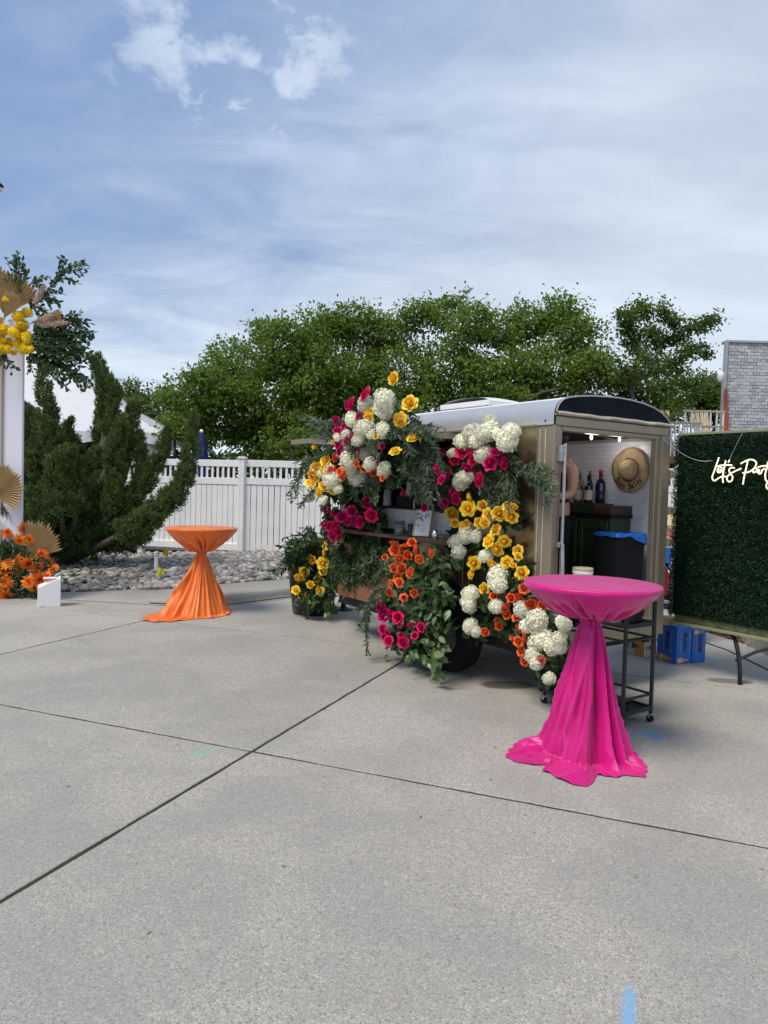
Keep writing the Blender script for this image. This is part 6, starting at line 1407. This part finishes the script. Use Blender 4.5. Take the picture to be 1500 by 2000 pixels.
reg = [(*z2(1230, 520), 35, 55, 3), (*z2(1250, 760), 38, 55, 4), (*z2(1060, 660), 36, 40, 2), (*z2(1090, 830), 40, 25, 2), (*z2(1180, 1060), 42, 30, 2.5), (*z2(1040, 1180), 38, 12, 1.2), (*z2(1260, 1220), 16, 22, .9), (*z2(900, 440), 14, 14, .5), (*z2(840, 740), 16, 20, .5), (*z2(1380, 840), 10, 6, .15), (*z2(900, 1130), 14, 12, .5)]
bigleafset(wg, [(*z2(1260, 1240), 20, 16, 1), (*z2(1320, 1290), 6, 14, .5), (*z2(1100, 1200), 14, 10, .4), (*z2(1380, 830), 10, 6, .3)], 26, .085, off=-.40, m1=M['l_salal'])
bigleafset(wg, [(*z2(1320, 1050), 16, 46, 1), (*z2(1330, 1180), 12, 16, .6)], 30, .07, off=-.36, m1=M['l_leafy'])
bigleafset(wg, reg, 262, .070, off=-.33, m1=M['l_leafy'])
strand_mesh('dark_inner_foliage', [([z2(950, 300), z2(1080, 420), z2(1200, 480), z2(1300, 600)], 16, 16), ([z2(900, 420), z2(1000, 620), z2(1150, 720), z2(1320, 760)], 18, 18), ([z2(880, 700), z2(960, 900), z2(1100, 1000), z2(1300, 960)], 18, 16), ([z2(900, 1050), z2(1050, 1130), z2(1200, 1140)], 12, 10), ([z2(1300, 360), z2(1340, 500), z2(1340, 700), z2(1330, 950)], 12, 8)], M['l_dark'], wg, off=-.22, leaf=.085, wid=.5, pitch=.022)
strand_mesh('trailing_vine', [([z2(860, 640), z2(770, 680), z2(720, 800), z2(700, 950)], 6, 5), ([z2(800, 740), z2(720, 860), z2(710, 1000), z2(725, 1170)], 3, 3), ([z2(820, 720), z2(700, 780), z2(660, 820)], 3, 4), ([z2(760, 800), z2(680, 920), z2(650, 960)], 3, 3), ([z2(850, 420), z2(830, 500), z2(800, 560)], 5, 5)], M['l_rus'], wg, off=-.45, leaf=.045, wid=.4, pitch=.02)
# planter foliage
strand_mesh('foliage', [([z2(350, 260), z2(260, 240), z2(150, 260), z2(70, 330)], 16, 11), ([z2(420, 300), z2(250, 330), z2(120, 380), z2(80, 450)], 18, 12), ([z2(300, 220), z2(240, 170), z2(180, 190)], 6, 8), ([z2(340, 200), z2(380, 120)], 5, 6), ([z2(250, 350), z2(200, 470), z2(160, 600), z2(170, 680)], 16, 10), ([z2(400, 350), z2(330, 500), z2(300, 640), z2(260, 760)], 18, 14), ([z2(500, 350), z2(480, 480), z2(440, 600), z2(400, 780)], 16, 12)], M['l_dark'], yg, Yd=8.72, leaf=.075, wid=.42, pitch=.02)
strand_mesh('ruscus_foliage', [([z2(400, 260), z2(460, 380), z2(470, 500)], 14, 10), ([z2(420, 420), z2(460, 500), z2(470, 580)], 10, 8)], M['l_dark'], yg, Yd=8.5, leaf=.07, wid=.36, pitch=.02)
strand_mesh('hanging_ruscus', [([z2(520, 200), z2(620, 280), z2(680, 380), z2(700, 520)], 16, 12), ([z2(560, 200), z2(700, 230), z2(800, 300), z2(800, 430)], 14, 10), ([z2(500, 300), z2(560, 440), z2(570, 600)], 18, 12), ([z2(620, 330), z2(650, 450), z2(620, 580)], 12, 8), ([z2(500, 260), z2(500, 400), z2(480, 560)], 12, 8)], M['l_dark'], lg, off=-.10, leaf=.062, wid=.34, pitch=.019)
bigleafset(yg, [(*z2(430, 580), 24, 16, 2), (*z2(300, 740), 26, 10, 1.5), (*z2(400, 790), 14, 12, 1), (*z2(230, 760), 18, 8, 1), (*z2(520, 560), 12, 10, 1)], 60, .085, Yd=8.6, m1=M['l_leafy'])
pt = thing('planter', 'tall glossy black tapered planter at the front end of the trailer', 'planter', (-.86, 9.16, 0))
sm(MB().lathe([(.235, 0), (.25, .012), (.345, .74), (.35, .76), (.345, .775), (.32, .775), (.31, .72)], (0, 0, 0), 48, False).build('pot', M['pot'], pt)); MB().lathe([(.312, .70), (.001, .71)], (0, 0, 0), 30, False).build('soil', M['soil'], pt)

# ------------------------------------------------------------------ left pillar and arrangements
PL = thing('event_pillar', 'tall lavender-white painted pillar at the left edge beside the juniper', 'pillar', (-5.0, 9.9, 0))
pz = dpt(45, 700, 9.8); MB().box(-.6, pz[0]+5.0, -.1, -.05, 0, 3.62).build('panel', M['pillar'], PL, bevel=.004)
xx = dpt(4, 800, 9.78)[0]+5; MB().box(xx-.14, xx+.0, -.13, -.102, 0, 3.5).build('edge_strip', mat('pinkish beige board', (.42, .33, .29), .7), PL)
def palm(parent, c, dirv, rad, spread, nrm, n_=16):
    """fan of pleats; each pleat is a blade child"""
    c = np.array(c, float); d = unit(np.array(dirv, float)); nrm = unit(np.array(nrm, float)); s = unit(np.cross(d, nrm)); nrm = np.cross(s, d)
    for k in range(n_):
        a = (k-(n_-1)/2)/(n_-1)*spread; a2 = spread/(n_-1)*.5; L = rad*(1-.12*abs(math.sin(a)))*random.uniform(.94, 1.04); zz_ = .02*rad
        def pt_(ang, r, h): return c+(d*math.cos(ang)+s*math.sin(ang))*r+nrm*h
        MB().add([pt_(a-a2, .05*rad, 0), pt_(a, .05*rad, .02), pt_(a+a2, .05*rad, 0), pt_(a-a2, L*.9, -.0), pt_(a, L, .11*rad), pt_(a+a2, L*.9, 0), pt_(a+a2*.2, L*1.07, .05*rad)], [(0, 1, 4, 3), (1, 2, 5, 4), (3, 4, 6), (4, 5, 6)]).build('palm_blade', M['palm'], parent, True)
    MB().tube([c-d*rad*.3, c+d*rad*.1], .008, 6).build('palm_stalk', M['palm'], parent, True)
tf = thing('floral_arrangement', 'yellow blossom, dried palm and leafy branches on top of the pillar', 'flowers', (*dpt(20, 650, 9.6)[:2], 3.3))
s7 = 220/1467
def t1(x, y): return (x*s7, 480+y*s7)
putY(tf, (0, 480), s7, L_('Y', '90,700,55 355,870,70 240,920,80 290,1030,80 180,1130,80 280,1160,90 360,1200,80 230,1280,60 320,1330,90 400,1350,50 50,1240,50 40,1330,60 180,1390,40 20,1100,90 -40,1180,90 -20,1350,80 -40,980,70 120,1260,60 90,1350,60'), 9.45, .06)
putY(tf, (0, 480), s7, L_('M', '140,1000,50 490,780,30 450,60,1')[:2], 9.45, .02)
palm(tf, dpt(*t1(60, 900), 9.5), (.25, 0, 1), 3.2*.10*1.7, 1.6, (0, -1, .2), 16)
palm(tf, dpt(*t1(60, 940), 9.42), (.45, -.1, .8), .34, .9, (0, -1, .2), 10)
palm(tf, dpt(*t1(400, 1010), 9.4), (1, 0, .28), .42, .35, (0, -1, .3), 5)
palm(tf, dpt(*t1(-140, 720), 9.5), (-.1, 0, 1), .45, 1.4, (0, -1, .2), 12)
def pampas(parent, p0, p1, r):
    p0 = np.array(p0); p1 = np.array(p1); k = 500; t_ = rng.random(k); P = p0+(p1-p0)*t_[:, None]+rng.normal(size=(k, 3))*r*.35*np.sin(PI*np.clip(t_*.9+.08, 0, 1))[:, None]; d = unit(p1-p0)
    leaves('pampas_plume', P, d+rng.normal(size=(k, 3))*.3, rng.normal(size=(k, 3)), .05, .006, M['pampas'], parent, True, None, 'tri')
pampas(tf, dpt(*t1(440, 760), 9.4), dpt(*t1(570, 540), 9.4), .06); pampas(tf, dpt(*t1(450, 1000), 9.4), dpt(*t1(720, 880), 9.3), .05); pampas(tf, dpt(*t1(500, 1040), 9.4), dpt(*t1(850, 1000), 9.3), .06)
br = [([t1(260, 600), t1(250, 420), t1(180, 280), t1(180, 170)], 7, 6), ([t1(300, 500), t1(380, 400), t1(340, 300), t1(270, 190)], 5, 5), ([t1(200, 480), t1(120, 420), t1(60, 430)], 5, 5), ([t1(420, 480), t1(520, 420), t1(620, 410)], 3, 3), ([t1(450, 760), t1(600, 620), t1(700, 480), t1(760, 350), t1(800, 220)], 4, 5), ([t1(700, 480), t1(820, 340), t1(950, 260), t1(1080, 250)], 5, 5), ([t1(740, 430), t1(880, 430), t1(970, 480)], 4, 4), ([t1(850, 330), t1(960, 300), t1(1050, 340)], 4, 5),
 ([t1(560, 600), t1(680, 620), t1(800, 600)], 4, 5), ([t1(560, 680), t1(680, 700), t1(760, 760)], 4, 5), ([t1(620, 700), t1(660, 780)], 2, 3), ([t1(350, 650), t1(470, 800), t1(560, 880)], 8, 8), ([t1(440, 440), t1(520, 560), t1(600, 640)], 7, 7),
 ([t1(450, 1050), t1(650, 1080), t1(850, 960), t1(1020, 960)], 9, 8), ([t1(850, 960), t1(1040, 1010), t1(1150, 1000)], 4, 4), ([t1(450, 1100), t1(700, 1150), t1(950, 1130), t1(1080, 1220)], 14, 10), ([t1(430, 1180), t1(650, 1250), t1(850, 1280), t1(1000, 1300)], 18, 13), ([t1(430, 1280), t1(620, 1400), t1(850, 1450), t1(1060, 1540)], 18, 14), ([t1(850, 1400), t1(1020, 1380), t1(1150, 1440)], 5, 5), ([t1(400, 1400), t1(520, 1520), t1(700, 1620), t1(900, 1740)], 10, 10), ([t1(800, 1550), t1(960, 1680), t1(1080, 1800)], 8, 7), ([t1(1000, 1680), t1(1100, 1740), t1(1170, 1780)], 5, 3), ([t1(350, 1440), t1(400, 1560), t1(420, 1640)], 4, 5), ([t1(380, 1450), t1(600, 1500), t1(800, 1560)], 14, 12), ([t1(20, 1430), t1(120, 1500), t1(200, 1600)], 4, 4), ([t1(60, 1420), t1(20, 1500), t1(-40, 1520)], 6, 8), ([t1(500, 1100), t1(560, 1250), t1(540, 1420)], 14, 12), ([t1(650, 1150), t1(740, 1300), t1(720, 1480)], 14, 12), ([t1(820, 1100), t1(880, 1260), t1(900, 1400)], 9, 10)]
strand_mesh('leafy_branches', br, M['l_euc'], tf, Yd=9.5, leaf=.066, wid=.62, pitch=.036, stemr=.003)
bf_ = thing('floral_arrangement', 'orange chrysanthemum mound with dried palm fans at the pillar base', 'flowers', (*gpt(45, 1172)[:2], 0))
s8 = 220/1222
def t2(x, y): return (x*s8, 860+y*s8)
putY(bf_, (0, 860), s8, L_('m', '250,950,68 90,1010,66 225,1085,72 330,1070,56 465,1240,68 0,1170,50 0,1270,50 90,1340,70 305,1320,90 200,1290,60 80,1430,80 195,1420,60 400,1420,80 470,1370,70 585,1410,68 530,1310,50 320,1540,76 430,1500,70 520,1480,60 70,1540,80 60,1660,80 -30,1580,80 -60,1420,90 -70,1300,80 440,1590,50 380,1600,50 0,1700,60 -90,1680,90'), lambda u, v: 9.55+(1175-v)*.0016, .05, scale=1.2)
putY(bf_, (0, 860), s8, L_('M', '0,890,90'), 9.6, .0)
palm(bf_, dpt(*t2(330, 1280), 9.75), (.55, .0, 1), .50, 1.5, (0, -1, .2), 17)
palm(bf_, dpt(*t2(-80, 560), 9.66), (.9, .0, .35), .42, 2.0, (0, -1, .1), 20)
strand_mesh('dark_foliage', [([t2(100, 1100), t2(200, 1200), t2(300, 1400)], 18, 16), ([t2(0, 1200), t2(100, 1300), t2(250, 1500)], 18, 16), ([t2(150, 1400), t2(220, 1560), t2(400, 1640)], 20, 14), ([t2(250, 1600), t2(400, 1640), t2(480, 1620)], 12, 6), ([t2(60, 1100), t2(0, 1400), t2(60, 1640)], 18, 16), ([t2(150, 1600), t2(220, 1690)], 12, 8), ([t2(400, 1250), t2(500, 1350), t2(540, 1450)], 8, 8), ([t2(0, 750), t2(50, 770)], 3, 3)], M['l_dark'], bf_, Yd=9.72, leaf=.07, wid=.4, pitch=.022)
# white slanted holder
wb = gpt(150-16, 1178); hb = thing('white_box_sign', 'small white slant-topped box standing on the concrete by the orange flowers', 'box', (*gpt(118, 1184)[:2], 0), .42)
MB().add([(-.26, -.02, 0), (0, -.02, 0), (0, .20, 0), (-.26, .20, 0), (-.26, -.02, .24), (0, -.02, .355), (0, .20, .36), (-.26, .20, .25), (-.10, -.02, .315)], [(0, 3, 2, 1), (0, 1, 5, 8, 4), (1, 2, 6, 5), (2, 3, 7, 6), (3, 0, 4, 7), (4, 8, 5, 6, 7)]).build('shell', M['foam'], hb, bevel=.003)
MB().box(-.20, -.04, .02, .16, .345, .352).build('inner_tab', M['foam'], hb)
# marker flags in the rocks
for (u, v, lab, hh_) in ((322, 1092, 'small yellow utility flag standing in the rocks left of the orange table', .17), (312, 1118, 'pale yellow scrap lying among the rocks left of the orange table', .05)):
    p = gpt(u, v, .2); t = thing('marker_flag', lab, 'flag', (p[0], p[1], .14)); MB().tube([(0, 0, 0), (0, 0, hh_+.1)], .004, 6).build('wire', M['galv'], t)
    vs = []
    for i in range(6):
        for j in range(4): vs.append((-.05+.024*i-.3*j*.03*(i/5-.5), .012*math.sin(i*1.7+j), hh_+.10-.045*j*(1 if i else .9)-.008*i))
    MB().add(vs, [(i*4+j, (i+1)*4+j, (i+1)*4+j+1, i*4+j+1) for i in range(5) for j in range(3)]).build('pennant', M['yellowplastic'], t)
p = gpt(305, 1108, .2); t = thing('drain_pipe', 'short pale pipe stub sticking out of the rocks beside the yellow flag', 'pipe', (p[0], p[1], .12)); MB().lathe([(.03, 0), (.03, .22), (.034, .222), (.034, .25), (.026, .25), (.026, .2)], (0, 0, 0), 16, False).build('pipe_wall', M['white_paint'], t)
# lamp at the far left edge of the sky
lp = dpt(-2, 362, 12); t = thing('string_light_bulb', 'dark capped lamp just entering the left edge against the sky', 'lamp', (lp[0], lp[1], lp[2]))
sm(MB().lathe([(.008, .05), (.05, .02), (.075, -.01), (.07, -.018)], (0, 0, 0), 20).build('shade', M['black'], t)); sm(MB().lathe([(.03, -.02), (.05, -.05), (.045, -.09), (.01, -.11)], (0, 0, 0), 16).build('globe', M['white_paint'], t)); MB().tube([(0, 0, .05), (-.2, 0, .3), (-1.6, 0, .5), (-1.7, 0, -lp[2])], .012, 6).build('arm', M['black'], t)
